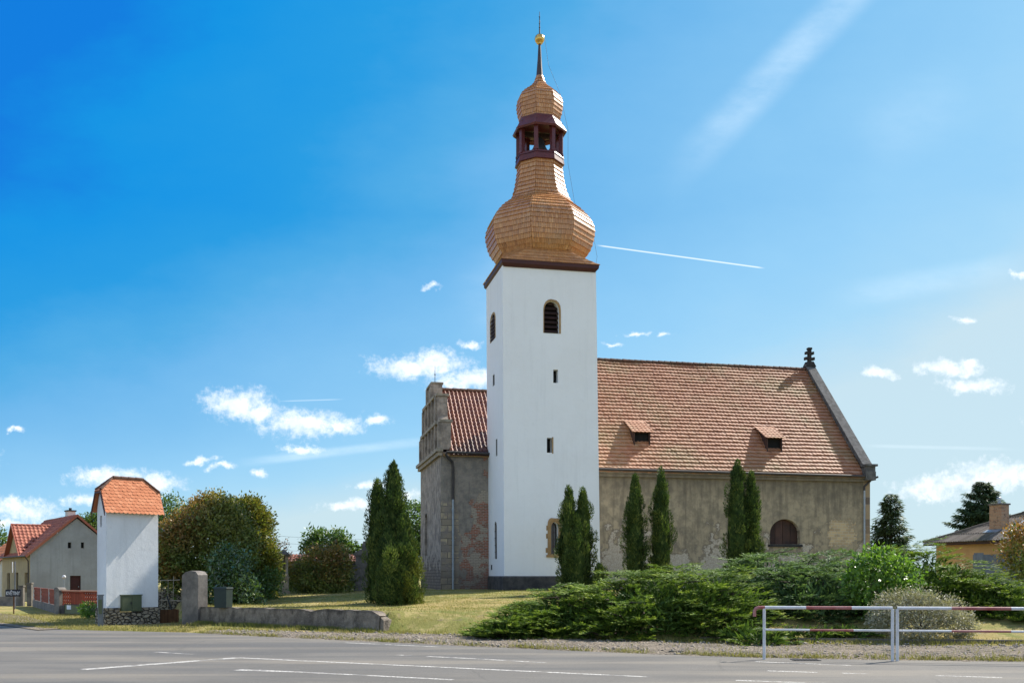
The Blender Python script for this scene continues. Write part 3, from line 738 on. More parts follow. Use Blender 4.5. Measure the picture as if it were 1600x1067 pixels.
def zpx(y): return 1.75 + (900 - y) * PX
sk = MB()
S0 = sq(E1 + .05, 17.18); o8 = [oct_pt(2.02, k - 1, 17.95) for k in range(8)]
n = 5
for f in range(n):
    fa, fb = f / n, (f + 1) / n
    def lev(t):
        h = (E1 + .05) + (2.02 - E1 - .05) * t; z = 17.18 + .80 * t ** 1.15; c = t * (1 - .4142)     # corners cut towards an octagon
        r = []
        for sx, sy in ((-1, -1), (1, -1), (1, 1), (-1, 1)):
            a = (sx * h, sy * h * (1 - c)) if sx * sy > 0 else (sx * h * (1 - c), sy * h)
            b = (sx * h * (1 - c), sy * h) if sx * sy > 0 else (sx * h, sy * h * (1 - c))
            r += [a, b]
        return [W(AX[0] + p, AX[1] + q * (1 - .065 * (1 - t)), z) for p, q in r]
    A, B = lev(fa), lev(fb)
    for i in range(8):
        j = (i + 1) % 8
        if (A[j] - A[i]).length > .03 or (B[j] - B[i]).length > .03: shingle_course(sk, A[i], A[j], B[i], B[j])
sk.build('tower_skirt_roof', M_shingle, church)
q = 1.064
onion = dome('onion_dome', [(17.75, 1.95), (18.0, 2.18), (18.35, 2.42), (zpx(381), 82.5 * PX / q), (zpx(367), 84.6 * PX / q), (zpx(354), 81 * PX / q), (zpx(343), 74 * PX / q), (zpx(332), 63.5 * PX / q), (zpx(324), 53 * PX / q), (zpx(316), 46.5 * PX / q), (zpx(305), 41.8 * PX / q), (zpx(290), 38 * PX / q), (zpx(270), 35 * PX / q), (zpx(260), 34.2 * PX / q)], .235, church, .046)

# --- open lantern: eight posts between a base ring and an arched head ring
ln = MB()
def oct_band(mb, z0, a0, z1, a1, mi=0):
    A = [oct_pt(a0, k, z0) for k in range(8)]; B = [oct_pt(a1, k, z1) for k in range(8)]
    mb.add(A + B, [(k, (k + 1) % 8, 8 + (k + 1) % 8, 8 + k) for k in range(8)], mi, .5)
def oct_cap(mb, z, a, up=True): P = [oct_pt(a, k, z) for k in range(8)]; mb.add(P, [tuple(range(8)) if up else tuple(range(8))[::-1]], 0, .5)
zb0, zb1 = zpx(262.5), zpx(249)
oct_cap(ln, zb0, 34 * PX / q, False); oct_band(ln, zb0, 34.5 * PX / q, zb0 + .02, 38.5 * PX / q); oct_band(ln, zb0 + .02, 38.5 * PX / q, zb1 - .12, 37 * PX / q); oct_band(ln, zb1 - .12, 38 * PX / q, zb1, 36.5 * PX / q); oct_cap(ln, zb1, 36.5 * PX / q)
lantern = ln.build('lantern', M_red, church)
ap = 33.0 * PX / q; zt = zpx(205)
for k in range(8):
    p = oct_pt(ap, k, zb1); an = math.atan2(*( (p - W(*AX, zb1)).yx )); mb = MB()
    mb.box(p, (.20, .20, zt - zb1 + .2), an); mb.box(p + UP * (zt - zb1 - .25), (.25, .25, .08), an); mb.box(p, (.25, .25, .12), an)
    mb.build('post', M_red, lantern)
hd = MB()
for k in range(8):
    a, b = oct_pt(ap, k - 1, 0), oct_pt(ap, k, 0); L = (b - a).length; du = (b - a) / L; m2 = L / 2; hw = L / 2 - .13
    poly = [(0, zt - .28), (L / 2 - hw, zt - .28)] + [(m2 - hw * math.cos(math.pi * i / 10), zt - .28 + .42 * math.sin(math.pi * i / 10)) for i in range(11)] + [(L, zt - .28), (L, zt + .40), (0, zt + .40)]
    nrm = du.cross(UP)
    hd.prism([a + du * x + UP * y for x, y in poly], nrm * -.10)
hd.build('arched_head', M_red, lantern)
ev = MB(); ze = zpx(213)
oct_band(ev, ze + .10, ap, ze, 41.0 * PX / q); oct_band(ev, ze, 41.0 * PX / q, ze + .09, 42.3 * PX / q); oct_band(ev, ze + .09, 42.3 * PX / q, zpx(193), 32 * PX / q); oct_cap(ev, zpx(193), 32 * PX / q)
oct_cap(ev, ze + .12, ap - .05, False)
ev.build('lantern_eave', M_red, church)
dome('upper_dome', [(zpx(195), 29.5 * PX / q), (zpx(188), 32 * PX / q), (zpx(180), 34.2 * PX / q), (zpx(168), 35.6 * PX / q), (zpx(157), 33.6 * PX / q), (zpx(149), 27 * PX / q), (zpx(142.5), 18.5 * PX / q), (zpx(135), 11 * PX / q), (zpx(127), 6.8 * PX / q), (zpx(121), 5.4 * PX / q)], .20, church, .036)
axp = W(AX[0], AX[1], 0)
sp = MB(); sp.lathe(axp, [(zpx(126), .20), (zpx(118), .165), (zpx(95), .105), (zpx(70), .062)], 10); sp.build('spire', M_spire, church)
gb = MB(); gb.lathe(axp, [(zpx(71.5), .05), (zpx(70.5), .15)] + [(zpx(63.2) + .255 * math.sin(a), .255 * math.cos(a)) for a in np.linspace(-1.1, 1.45, 14)], 24); gb.build('gilded_ball', M_gold, church)
cr = MB(); zc = zpx(55.5)
cr.tube([axp + UP * zc, axp + UP * (zc + 1.15)], [.035, .012], 6)
for zz, hw in ((.45, .16), (.75, .24), (.28, .10)):
    d = (V_ * .92 + U * .25).normalized(); cr.tube([axp + UP * (zc + zz) - d * hw, axp + UP * (zc + zz) + d * hw], .022, 6)
    for s_ in (-1, 1): cr.lathe(axp + d * hw * s_, [(zc + zz - .035, .01), (zc + zz, .045), (zc + zz + .035, .01)], 6)
cr.build('spire_cross', M_iron, church)
lw = MB()
pts = [axp + UP * zpx(60) + U * .27, W(AX[0] + .42, AX[1] - .2, zpx(105)), W(AX[0] + 1.0, AX[1] - .35, zpx(150)), W(AX[0] + 1.42, AX[1] - .35, zpx(206)), W(AX[0] + 1.40, AX[1] - .4, zpx(258)), W(AX[0] + 1.75, AX[1] - .4, zpx(318)), W(AX[0] + 2.72, AX[1] - .5, zpx(366)), W(AX[0] + 2.80, AX[1] - .9, zpx(405)), W(TW - .20, .6, 16.6), W(TW + .03, .6, 2.0)]
lw.tube(pts, .007, 5); lw.build('lightning_wire', M_iron, church)

bell = thing('church_bell', W(AX[0], AX[1], zb1 + .35), 'dark bell hanging inside the red open lantern of the white tower', 'bell')
mb = MB(); mb.lathe(W(*AX, 0), [(zb1 + .35, .40), (zb1 + .40, .41), (zb1 + .62, .30), (zb1 + .9, .24), (zb1 + 1.0, .14), (zb1 + 1.05, .03)], 18); mb.build('bell_body', M_iron, bell)
mb = MB(); mb.obox(W(AX[0] - .9, AX[1] - .08, zb1 + 1.06), U * 1.8, V_ * .16, UP * .2); mb.build('headstock', M_louvre, bell)

# --- nave
NV, NH, NE, NR = 4.28, 6.63, 7.46, 14.76     # front wall, half width, eave and ridge height
NU0, NU1 = 2.1, 22.42
nw = MB()
aw0 = hit_v(1203, 850, NV); aw1 = hit_v(1250, 811, NV)
awp = [(aw0[0], aw0[1]), (aw1[0], aw0[1])] + [((aw0[0] + aw1[0]) / 2 + (aw1[0] - aw0[0]) / 2 * math.cos(math.pi * i / 14), aw0[1] + (aw1[1] - aw0[1]) * (.42 + .58 * math.sin(math.pi * i / 14))) for i in range(15)]
nw.wall(W(0, NV, 0), U, UP, [(NU0, .3), (NU1, .3), (NU1, NE + .1), (NU0, NE + .1)], [awp], .42, V_)
nw.quad(W(NU1, NV, .3), W(NU1, NV + 2 * NH, .3), W(NU1, NV + 2 * NH, NE), W(NU1, NV, NE)); nw.add([W(NU1, NV, NE), W(NU1, NV + 2 * NH, NE), W(NU1, NV + NH, NR)], [(0, 1, 2)])
nw.quad(W(NU0, NV, .3), W(NU0, NV + 2 * NH, .3), W(NU0, NV + 2 * NH, NE), W(NU0, NV, NE)); nw.add([W(NU0, NV, NE), W(NU0, NV + 2 * NH, NE), W(NU0, NV + NH, NR)], [(0, 1, 2)])
nw.quad(W(NU0, NV + 2 * NH, .3), W(NU1, NV + 2 * NH, .3), W(NU1, NV + 2 * NH, NE), W(NU0, NV + 2 * NH, NE))
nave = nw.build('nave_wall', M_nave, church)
window_fill(nave, 'arched_window', awp, W(0, NV, 0), U, UP, V_, .34, 'boards')
mb = MB(); mb.obox(W(aw0[0] - .12, NV - .10, aw0[1] - .14), U * (aw1[0] - aw0[0] + .24), V_ * .2, UP * .13); mb.build('window_sill', M_darkstone, nave)
mb = MB(); mb.obox(W(TW + .02, NV - .16, NE - .30), U * (NU1 - TW - .06), V_ * .15, UP * .16); mb.obox(W(TW + .02, NV - .24, NE - .135), U * (NU1 - TW - .06), V_ * .23, UP * .10); mb.build('nave_cornice', M_nave, church)
sl_ = Vector(V_ * NH + UP * (NR - NE)); SLEN = sl_.length; es = sl_.normalized(); nr = U.cross(es)
nr = nr if nr.z > 0 else -nr
rf = MB()
EO = .30                                       # eave overhang down the slope
rows = 33; gg = (SLEN + EO) / rows
lo_ = lambda s: NU0 - .1; hi_ = lambda s: NU1 - .42
def ntint(x, s): 
    base = .34 + .36 * (1 - s / SLEN) * (1 if x < 9 else .55); return min(1, max(0, random.gauss(base, .17)))
tiles(rf, W(0, NV, NE + .16) - es * EO, U, es, nr, rows, gg, .235, lo_, hi_, 'pan', .010, .088, 4, .011, tfun=ntint, warp=lambda x, s: .016 * math.sin(x * .55 + 1) * math.sin(s * .5) + .006 * math.sin(x * 1.35 + s * .4) - .03 * math.sin(x * .8) ** 2 * (s > SLEN * .9))
rf.quad(W(NU0 - .1, NV, NE + .14) - es * EO, W(NU1 - .4, NV, NE + .14) - es * EO, W(NU1 - .4, NV + NH, NR + .14), W(NU0 - .1, NV + NH, NR + .14), 0, .2)
rf.quad(W(NU0 - .1, NV + NH, NR + .14), W(NU1 - .4, NV + NH, NR + .14), W(NU1 - .4, NV + 2 * NH + .2, NE + .0), W(NU0 - .1, NV + 2 * NH + .2, NE + .0), 0, .2)
ridge_tiles(rf, W(NU0 - .1, NV + NH, NR + .15), W(NU1 - .4, NV + NH, NR + .15), .13, .38, 1)
nroof = rf.build('nave_roof', [M_navetile, M_ridge], church)
def dormer(px, py, wpx):
    # vent hatch: sight line through the middle of its sill meets the roof plane
    o_ = W(0, NV, NE + .16); r = ray(px, py); k = (o_ - Vector((0, 0, CAMZ))).dot(nr) / r.dot(nr); p = r * k + Vector((0, 0, CAMZ)); w = wpx * p.y / F / .97
    mb = MB(); hgt = .84
    a = p - U * w / 2
    fwd = -V_
    s1 = a + UP * hgt; back = es * (hgt * 2.2)
    for s_ in (0, 1):
        b = a + U * (w * s_); ex = U * (.05 if s_ == 0 else -.05)
        mb.prism([b, b + UP * hgt, b + UP * (hgt + .64) + V_ * 1.17], ex, 1, .5)
    mb.obox(a + UP * (hgt - .06) + U * .05, U * (w - .1), V_ * .06, UP * .06, 1, .5); mb.obox(a + U * .05, U * (w - .1), V_ * .05, UP * .06, 1, .5)
    mb.quad(a + V_ * .22 + UP * .02, a + U * w + V_ * .22 + UP * .02, a + U * w + V_ * .22 + UP * hgt, a + V_ * .22 + UP * hgt, 2, .5)
    e2 = (V_ * 1.0 + UP * .55).normalized(); n2 = U.cross(e2); n2 = n2 if n2.z > 0 else -n2
    tiles(mb, a - U * .16 + UP * (hgt - .02) - V_ * .14, U, e2, n2, 6, .29, .235, lambda s: 0, lambda s: w + .32, 'pan', .018, .036, 4, .006, tfun=lambda x, s: random.gauss(.6, .2))
    zz_ = UP * (hgt - .05); mb.quad(a - U * .16 + zz_ - V_ * .14, a + U * (w + .16) + zz_ - V_ * .14, a + U * (w + .16) + zz_ - V_ * .14 + e2 * 1.7, a - U * .16 + zz_ - V_ * .14 + e2 * 1.7, 0, .3)
    mb.build('dormer', [M_navetile, M_brownwood, M_void], nroof)
dormer(1003.5, 698, 26); dormer(1210.5, 706.5, 25)
# gable parapet, kneeler and stone cross
gp = MB(); PT = .46; PH = .20
A_ = W(NU1 - PT, NV - .34, NE - .35); 
prof = [(-.10, NE + .35), (-.10, NE + .62), (NH, NR + PH + .20), (2 * NH + .10, NE + .62), (2 * NH + .10, NE + .35), (NH, NR - .4)]
gp.prism([W(NU1 - PT, NV + a, b) for a, b in prof], U * PT, 0, .5)
cprof = [(-.16, NE + .54), (-.16, NE + .67), (NH, NR + PH + .36), (2 * NH + .16, NE + .67), (2 * NH + .16, NE + .54), (NH, NR + PH + .205)]
gp.prism([W(NU1 - PT - .07, NV + a, b) for a, b in cprof], U * (PT + .14), 0, .5)
gp.obox(W(NU1 - .50, NV - .42, NE - .22), U * .62, V_ * .55, UP * .5); gp.obox(W(NU1 - .46, NV - .36, NE + .28), U * .58, V_ * .5, UP * .30); gp.obox(W(NU1 - .52, NV - .46, NE + .58), U * .74, V_ * .6, UP * .12)
gp.build('gable_parapet', M_coping, church)
cx = MB(); cu, cv, cz = NU1 - .22, NV + NH, NR + PH + .12
def cbox(w, h, z, d=.24): cx.obox(W(cu - w / 2, cv - d / 2, z), U * w, V_ * d, UP * h)
cx.hexa([W(cu + a * .34, cv + b * .28, cz) for a, b in ((-1, -1), (1, -1), (1, 1), (-1, 1))] + [W(cu + a * .2, cv + b * .2, cz + .34) for a, b in ((-1, -1), (1, -1), (1, 1), (-1, 1))])
SH = .30
cbox(.18, .86, cz + .34 - .01)
for w, h, z in ((.54, .13, .38), (.44, .12, .74)):
    cbox(w, h, cz + z + .1, .26); pass
    for s_ in (-1, 1): cx.obox(W(cu + s_ * (w / 2) - .045, cv - .14, cz + z + .075), U * .09, V_ * .28, UP * (h + .05))
cbox(.26, .12, cz + 1.12, .28)
cx.build('stone_cross', M_darkstone, church)
gt = MB(); gt.tube([W(TW + .1, NV - .30, NE + .06), W(NU1 + .02, NV - .30, NE + .0)], .075, 8); gt.build('gutter', M_gutter, church)
dp = MB(); ud = 21.98; dp.tube([W(NU1 + .28, NV - .36, NE - .02), W(NU1 - .05, NV - .33, NE - .12), W(ud + .25, NV - .16, NE - .34), W(ud, NV - .13, NE - .56), W(ud, NV - .13, NE - .8)], .06, 8, 1); dp.tube([W(ud, NV - .13, NE - .78), W(ud, NV - .13, .8)], .058, 8)
for zz in (6.2, 4.4, 2.6): dp.tube([W(ud, NV - .13, zz), W(ud, NV - .13, zz + .06)], .075, 8)
dp.build('downpipe', [M_zinc, M_gutter], church)

# --- chapel on the left of the tower
KV, KU0, KE, KR, KD = 3.95, -2.55, 8.12, 11.98, 8.3
kw = MB()
kw.wall(W(0, KV, 0), U, UP, [(KU0, .3), (-.003, .3), (-.003, KE + .1), (KU0, KE + .1)], [], 0, V_)
kw.build('chapel_wall', M_chapel, church)
kg = MB()
l0 = hit_u(667.6, 868, KU0); l1 = hit_u(663.8, 800, KU0); zz = hit_u(666, 868, KU0)[1]
lw0, lw1 = l0[0], l1[0] ; lz0, lz1 = zz, hit_u(666, 801, KU0)[1]
klp = arch_poly(lw0, lw1, lz0, lz1, lz0 + (lz1 - lz0) * .84)
kg.wall(W(KU0, 0, 0), V_, UP, [(KV, .3), (KV + KD, .3), (KV + KD, KE + .3), (KV, KE + .3)], [klp], .4, U)
kg.quad(W(KU0, KV + KD, .3), W(6, KV + KD, .3), W(6, KV + KD, KE), W(KU0, KV + KD, KE))
# stepped gable with pilasters
vc = KV + KD / 2; gth = .55
st = [(4.05, KE + .25), (4.05, 9.80), (3.25, 9.95), (2.95, 10.3), (2.80, 11.35), (1.75, 11.5), (1.35, 11.62), (1.0, 11.75), (.95, 12.38)]
outl = [(vc - a, b) for a, b in st] + [(vc + a, b) for a, b in st[::-1]]
kg.prism([W(KU0, a, b) for a, b in outl], U * gth, 0, .5)
kgo = kg.build('chapel_gable', M_gable, church)
km = MB()
km.obox(W(KU0 - .26, KV - .28, KE + .10), U * .34, V_ * (KD + .56), UP * .17); km.obox(W(KU0 - .16, KV - .18, KE - .10), U * .2, V_ * (KD + .36), UP * .195)
km.obox(W(KU0 - .16, KV + 1.0, 9.80), U * .2, V_ * (KD - 2.0), UP * .16); km.obox(W(KU0 - .14, vc - 2.4, 11.32), U * .2, V_ * 4.8, UP * .15)
km.obox(W(KU0 - .08, vc - 1.0, 12.35), U * (gth + .14), V_ * 2.0, UP * .10)
for a, z in ((4.05, 9.80), (2.85, 11.36)):
    for s_ in (-1, 1):
        x0 = vc + s_ * a; km.obox(W(KU0 - .06, x0 - (.06 if s_ < 0 else .84), z + .002), U * (gth + .14), V_ * .9, UP * .13)
km.build('moulding', M_pale_stone, kgo)
for lvl, (z0, z1, hw, n) in enumerate(((KE + .28, 9.79, 3.9, 7), (9.97, 11.31, 2.6, 5), (11.48, 12.34, .85, 2))):
    for i in range(n):
        v = vc - hw + 2 * hw * i / (n - 1); mb = MB(); mb.obox(W(KU0 - .12, v - .13, z0), U * .13, V_ * .26, UP * (z1 - z0)); mb.build('pilaster', M_gable, kgo)
window_fill(kgo, 'lancet_window', klp, W(KU0, 0, 0), V_, UP, U, .32, 'glass')
kr = MB(); kh = KD / 2; ks = (V_ * kh + UP * (KR - KE)); KL = ks.length; ke = ks.normalized(); kn = U.cross(ke); kn = kn if kn.z > 0 else -kn
kro = W(0, KV, KE + .22) - ke * .42
tiles(kr, kro, U, ke, kn, 17, (KL + .42) / 17, .225, lambda s: KU0 + gth - .08, lambda s: (.12 if s < .5 else 4.5), 'roman', .044, .034, 8, .006, tfun=lambda x, s: (random.gauss(.12, .1) if s < .9 + 1.1 * max(0, x + 1.4) + random.uniform(-.3, .3) and x > -2.2 + s else random.gauss(.68, .18)))  # lower right tiles tinted dark: glazed replacements, and shade put into the colour
kr.quad(kro + U * (KU0 + gth - .1) - kn * .03, kro + U * .12 - kn * .03, kro + U * .12 + ke * (KL + .42) - kn * .03, kro + U * (KU0 + gth - .1) + ke * (KL + .42) - kn * .03, 0, .2)
kr.quad(W(KU0 + .4, KV + kh, KR + .2), W(7, KV + kh, KR + .2), W(7, KV + KD + .2, KE), W(KU0 + .4, KV + KD + .2, KE), 0, .2)
ridge_tiles(kr, W(KU0 + .45, KV + kh, KR + .22), W(5, KV + kh, KR + .22), .13, .40, 1)
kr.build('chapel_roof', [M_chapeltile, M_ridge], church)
kc = MB(); kc.obox(W(KU0 + .12, KV - .22, KE - .13), U * (-KU0 - .02), V_ * .21, UP * .14); kc.build('chapel_cornice', M_sand, church)
kd = MB(); uk = -1.92
kd.tube([W(KU0 + .25, KV - .36, KE + .06), W(.06, KV - .36, KE + .02)], .07, 8, 1)
kd.tube([W(-2.35, KV - .34, KE), W(-2.2, KV - .28, KE - .25), W(uk - .05, KV - .16, KE - .42), W(uk, KV - .10, KE - .7), W(uk, KV - .10, 5.75)], .075, 8, 1); kd.tube([W(uk, KV - .10, 5.76), W(uk, KV - .10, .9)], .058, 8)
for zz in (5.2, 3.6, 2.1): kd.tube([W(uk, KV - .10, zz), W(uk, KV - .10, zz + .05)], .078, 8)
kd.build('downpipe', [M_zinc, M_gutter], church)
ro = MB(); rp = W(KU0 + .28, vc, 0); ro.tube([rp + UP * 12.4, rp + UP * 13.55], [.022, .01], 5); ro.lathe(rp, [(13.0, .005), (13.05, .05), (13.1, .005)], 6); ro.build('gable_rod', M_iron, church)
# ------------------------------------------------------------------ foliage
def unit(a): return a / np.maximum(np.linalg.norm(a, axis=-1, keepdims=True), 1e-9)
def leaves(C, D, N, L, Wd, tint, hue=None, curl=.12, wide=.45):
    """diamond leaves from base points C along D; returns arrays for foliage()"""
    D = unit(D); S = unit(np.cross(D, N)); N2 = np.cross(S, D)
    L = np.asarray(L).reshape(-1, 1) * np.ones((len(C), 1)); Wd = np.asarray(Wd).reshape(-1, 1) * np.ones((len(C), 1))
    mid = C + D * L * wide - N2 * L * curl * .5
    V = np.stack([C, mid + S * Wd / 2, C + D * L - N2 * L * curl, mid - S * Wd / 2], 1).reshape(-1, 3)
    t = np.clip(np.asarray(tint, float) * np.ones(len(C)), 0, 1); h = np.zeros(len(C)) if hue is None else np.clip(hue, 0, 1)
    return V, np.repeat(t, 4), np.repeat(h, 4)
def foliage(name, sets, mat, parent):
    V = np.concatenate([s[0] for s in sets]); t = np.concatenate([s[1] for s in sets]); h = np.concatenate([s[2] for s in sets])
    V = V - np.array(ORG[parent.name]); me = mesh_np(name, V, np.arange(len(V)).reshape(-1, 4))
    for nm, a in (('tint', t), ('hue', h)):
        at_ = me.attributes.new(nm, 'FLOAT', 'POINT'); at_.data.foreach_set('value', a.astype(np.float32))
    me.materials.append(mat); return link_mesh(name, me, parent)
def rdir(n, r): return unit(r.normal(size=(n, 3)))
def lumpy(dirs, k, r):
    ph = r.uniform(0, 6.28, (6,)); f = r.normal(0, k, (6, 3)); m = np.zeros(len(dirs))
    for i in range(6): m += np.sin(dirs @ f[i] * 1.0 + ph[i])
    return m / 6
def blob_fill(r, blobs, per_m2, clump, sig, lump=.14, shell=(.70, 1.0), cut=None, freq=3.0):
    """clump centres on the shells of lumpy ellipsoids -> leaf base points and outward directions"""
    allC, allN, allH = [], [], []
    bl = [(np.array(c), np.array(rd)) for c, rd in blobs]
    for c, rd in bl:
        area = 4 * math.pi * ((rd[0] * rd[1]) ** 1.6 / 3 + (rd[0] * rd[2]) ** 1.6 / 3 + (rd[1] * rd[2]) ** 1.6 / 3) ** (1 / 1.6)
        n = int(area * per_m2); d = rdir(n, r); k = 1 + lump * 2.2 * lumpy(d, freq, r)
        rad = r.uniform(*shell, n) ** .7 * k
        p = c + d * rd * rad[:, None]
        keep = np.ones(n, bool)
        for c2, rd2 in bl:
            if c2 is c: continue
            keep &= np.linalg.norm((p - c2) / rd2, axis=1) > .72
        keep &= p[:, 2] > gz(p[:, 0], p[:, 1]) + .02
        p, d = p[keep], unit((d / rd))[keep]
        q = np.repeat(p, clump, 0) + r.normal(0, sig, (len(p) * clump, 3)); nn = np.repeat(d, clump, 0)
        off = q - np.repeat(p, clump, 0)
        allC.append(q); allN.append(unit(nn * .9 + off / max(sig, 1e-3) * .35)); allH.append(np.repeat((p[:, 2] - c[2]) / rd[2], clump))
    return np.concatenate(allC), np.concatenate(allN), np.concatenate(allH)
def limbs(r, base, blobs, n, r0=.09):
    mb = MB(); base = Vector(base)
    cz = [b[0] for b in blobs]; top = Vector(cz[0])
    mb.tube([base - UP * .25, base + UP * .25, base.lerp(top, .45)], [r0 * 1.35, r0, r0 * .7], 8)
    for i in range(n):
        c, rd = blobs[i % len(blobs)]; d = rdir(1, r)[0]; d[2] = abs(d[2]); e = Vector(c) + Vector(d * np.array(rd) * .8)
        s_ = base.lerp(top, r.uniform(.15, .45)); m_ = s_.lerp(e, .5) + Vector(r.normal(0, .12, 3)) + UP * .1
        mb.tube([s_, m_, e], [r0 * .5, r0 * .3, r0 * .08], 5)
    return mb
def bush(name, label, cat, seed, blobs, mat, per=14, clump=14, sig=.12, L=.10, Wd=.055, group=None, hue=None, spread=.8, lump=.14, nl=10, r0=.08, base=None, freq=3.0, shell=(.70, 1.0)):
    r = np.random.default_rng(seed); cs = np.array([b[0] for b in blobs])
    b0 = base or (float(cs[0][0]), float(cs[0][1]), 0); b0 = (b0[0], b0[1], gz1(b0[0], b0[1]))
    t = thing(name, b0, label, cat, group)
    limbs(r, b0, blobs, nl, r0).build('trunk', M_bark, t)
    C, N, H = blob_fill(r, blobs, per, clump, sig, lump, shell, freq=freq)
    C2, N2_, H2 = blob_fill(r, blobs, per * .6, max(4, clump // 2), sig * 1.3, lump * .6, (.35, .75), freq=freq)
    C, N, H = np.concatenate([C, C2]), np.concatenate([N, N2_]), np.concatenate([H, H2]); big_ = np.concatenate([np.ones(len(C) - len(C2)), np.full(len(C2), 1.6)]); n = len(C)
    D = unit(N * .7 + rdir(n, r) * spread + np.array([0, 0, .15])); NN = unit(rdir(n, r) * .8 + np.array([0, 0, .6]) + N * .5)
    sc = r.uniform(.7, 1.2, n) * big_; h = None
    if hue is not None: h = hue(C, N, H, r)
    q_ = r.uniform(2.2, 3.8, 6); tint = .5 + .30 * np.sin(C[:, 0] * q_[0] + 1.3 * np.sin(C[:, 2] * q_[1])) * np.sin(C[:, 1] * q_[2] + C[:, 2] * q_[3]) + r.normal(0, .2, n)
    foliage('crown', [leaves(C, D, NN, L * sc, Wd * sc, tint, h)], mat, t)
    return t
def P3(px, py, Z): return tuple(at(px, py, Z))
def E(px, py, Z, rx, rz, ry=None): 
    """ellipsoid lump: centre from its bearing and distance, radii in metres"""
    return (P3(px, py, Z), (rx, ry or rx, rz))

M_photinia = leafmat('photinia_leaf', [(.06, .085, .018), (.125, .16, .034), (.21, .235, .055)], .42, .3, .32, ((.21, .105, .032), (.38, .175, .055)))
M_photgreen = leafmat('olive_leaf', [(.06, .078, .016), (.11, .13, .024), (.185, .20, .042)], .5, .25, .32, ((.16, .115, .026), (.24, .16, .04)))
M_laurel = leafmat('laurel_leaf', [(.035, .065, .02), (.06, .105, .03), (.11, .165, .05)], .22, .6, .22)
M_lime = leafmat('bright_leaf', [(.07, .14, .018), (.11, .20, .03), (.17, .27, .05)], .4, .4, .42)
M_treegreen = leafmat('tree_leaf', [(.045, .085, .02), (.075, .13, .03), (.115, .175, .045)], .45, .35, .36)
M_thuja = leafmat('thuja_spray', [(.020, .040, .013), (.058, .095, .023), (.18, .21, .055)], .6, .15, .27)
M_juniper = leafmat('juniper_spray', [(.020, .045, .012), (.135, .205, .036), (.38, .42, .085)], .6, .10, .24)
M_junblue = leafmat('blue_juniper_spray', [(.024, .050, .022), (.125, .20, .078), (.33, .40, .17)], .6, .10, .22)
M_spruce = leafmat('spruce_needles', [(.03, .052, .026), (.055, .09, .04), (.10, .145, .065)], .6, .15, .22)
M_silver = leafmat('silvery_leaf', [(.16, .15, .09), (.28, .26, .175), (.45, .42, .32)], .55, .3, .2)
M_purple = leafmat('purple_leaf', [(.07, .035, .03), (.11, .06, .045), (.12, .10, .05)], .5, .3, .25)
M_grass = leafmat('grass_blade', [(.30, .24, .10), (.22, .21, .07), (.13, .16, .04)], .7, .2, .3)

def column_blobs(x, y, z0, h, rad, r, lean=0, tip=.12):
    """lumps stacked in a tapering column"""
    out = []; n = int(h * 11)
    for i in range(n):
        t = (i + r.uniform(0, 1)) / n; R_ = rad * (min(1, .62 + 1.6 * t) if t < .25 else (1 - ((t - .25) / .75) ** 2.4 * (1 - tip)))
        a = r.uniform(0, 6.283); q = R_ * (r.uniform(.60, .98) if r.random() < .88 else r.uniform(1.0, 1.22)) if t < .93 else R_ * .2
        s_ = r.uniform(.14, .30) * (.75 + .35 * rad) * (1 if t < .85 else .7)
        out.append((np.array([x + q * math.cos(a) + lean * t * h, y + q * math.sin(a), z0 + t * h - .1]), np.array([s_, s_, s_ * 1.9])))
    return out
def thuja(label, seed, stems, group, mat=None, dens=1.0):
    """stems: (px, py_top, Z, radius, base_py or None)"""
    r = np.random.default_rng(seed); x0, y0 = at(stems[0][0], 900, stems[0][2]).xy; t = thing('columnar_thuja', (x0, y0, gz1(x0, y0)), label, 'thuja', group)
    tk = MB(); sets = []
    for px, pt, Z, rad in stems:
        top = at(px, pt, Z); z0 = gz1(top.x, top.y); h = top.z - z0
        tk = MB(); tk.tube([(top.x, top.y, z0 - .2), (top.x, top.y, z0 + h * .5), (top.x, top.y, z0 + h * .9)], [.09, .055, .015], 7); tk.build('trunk', M_bark, t)
        # dense inner twigs
        m = int(900 * rad * h); tt = r.uniform(.02, .93, m) ; Rr = rad * np.where(tt < .25, np.minimum(1, .62 + 1.6 * tt), 1 - np.clip((tt - .25) / .75, 0, 1) ** 2.4 * .88) * .62; an = r.uniform(0, 6.283, m)
        C = np.stack([top.x + Rr * np.cos(an), top.y + Rr * np.sin(an), z0 + tt * h], 1); o_ = np.stack([np.cos(an), np.sin(an), 0 * an], 1)
        sets.append(leaves(C, unit(o_ * .3 + rdir(m, r) * .3 + [0, 0, 1.]), o_, .26, .15, r.beta(2, 3, m)))
        B = column_blobs(top.x, top.y, z0, h, rad, r)
        for c, rd in B:
            k = int(175 * dens * (rd[0] / .16) ** 1.5); d = rdir(k, r); p = c + d * rd * r.uniform(.55, 1.0, k)[:, None]
            ax = np.array([top.x, top.y, 0]); ou = p - ax; ou[:, 2] = 0; ou = unit(ou)
            D = unit(ou * .35 + d * .45 + np.array([0, 0, .85]) + rdir(k, r) * .25); N = unit(ou + rdir(k, r) * .6)
            sets.append(leaves(p, D, N, r.uniform(.07, .13, k), r.uniform(.025, .05, k), r.beta(2, 2.2, k) * .8 + r.uniform(-.22, .32), curl=.2))
    foliage('crown', sets, mat or M_thuja, t)
    return t

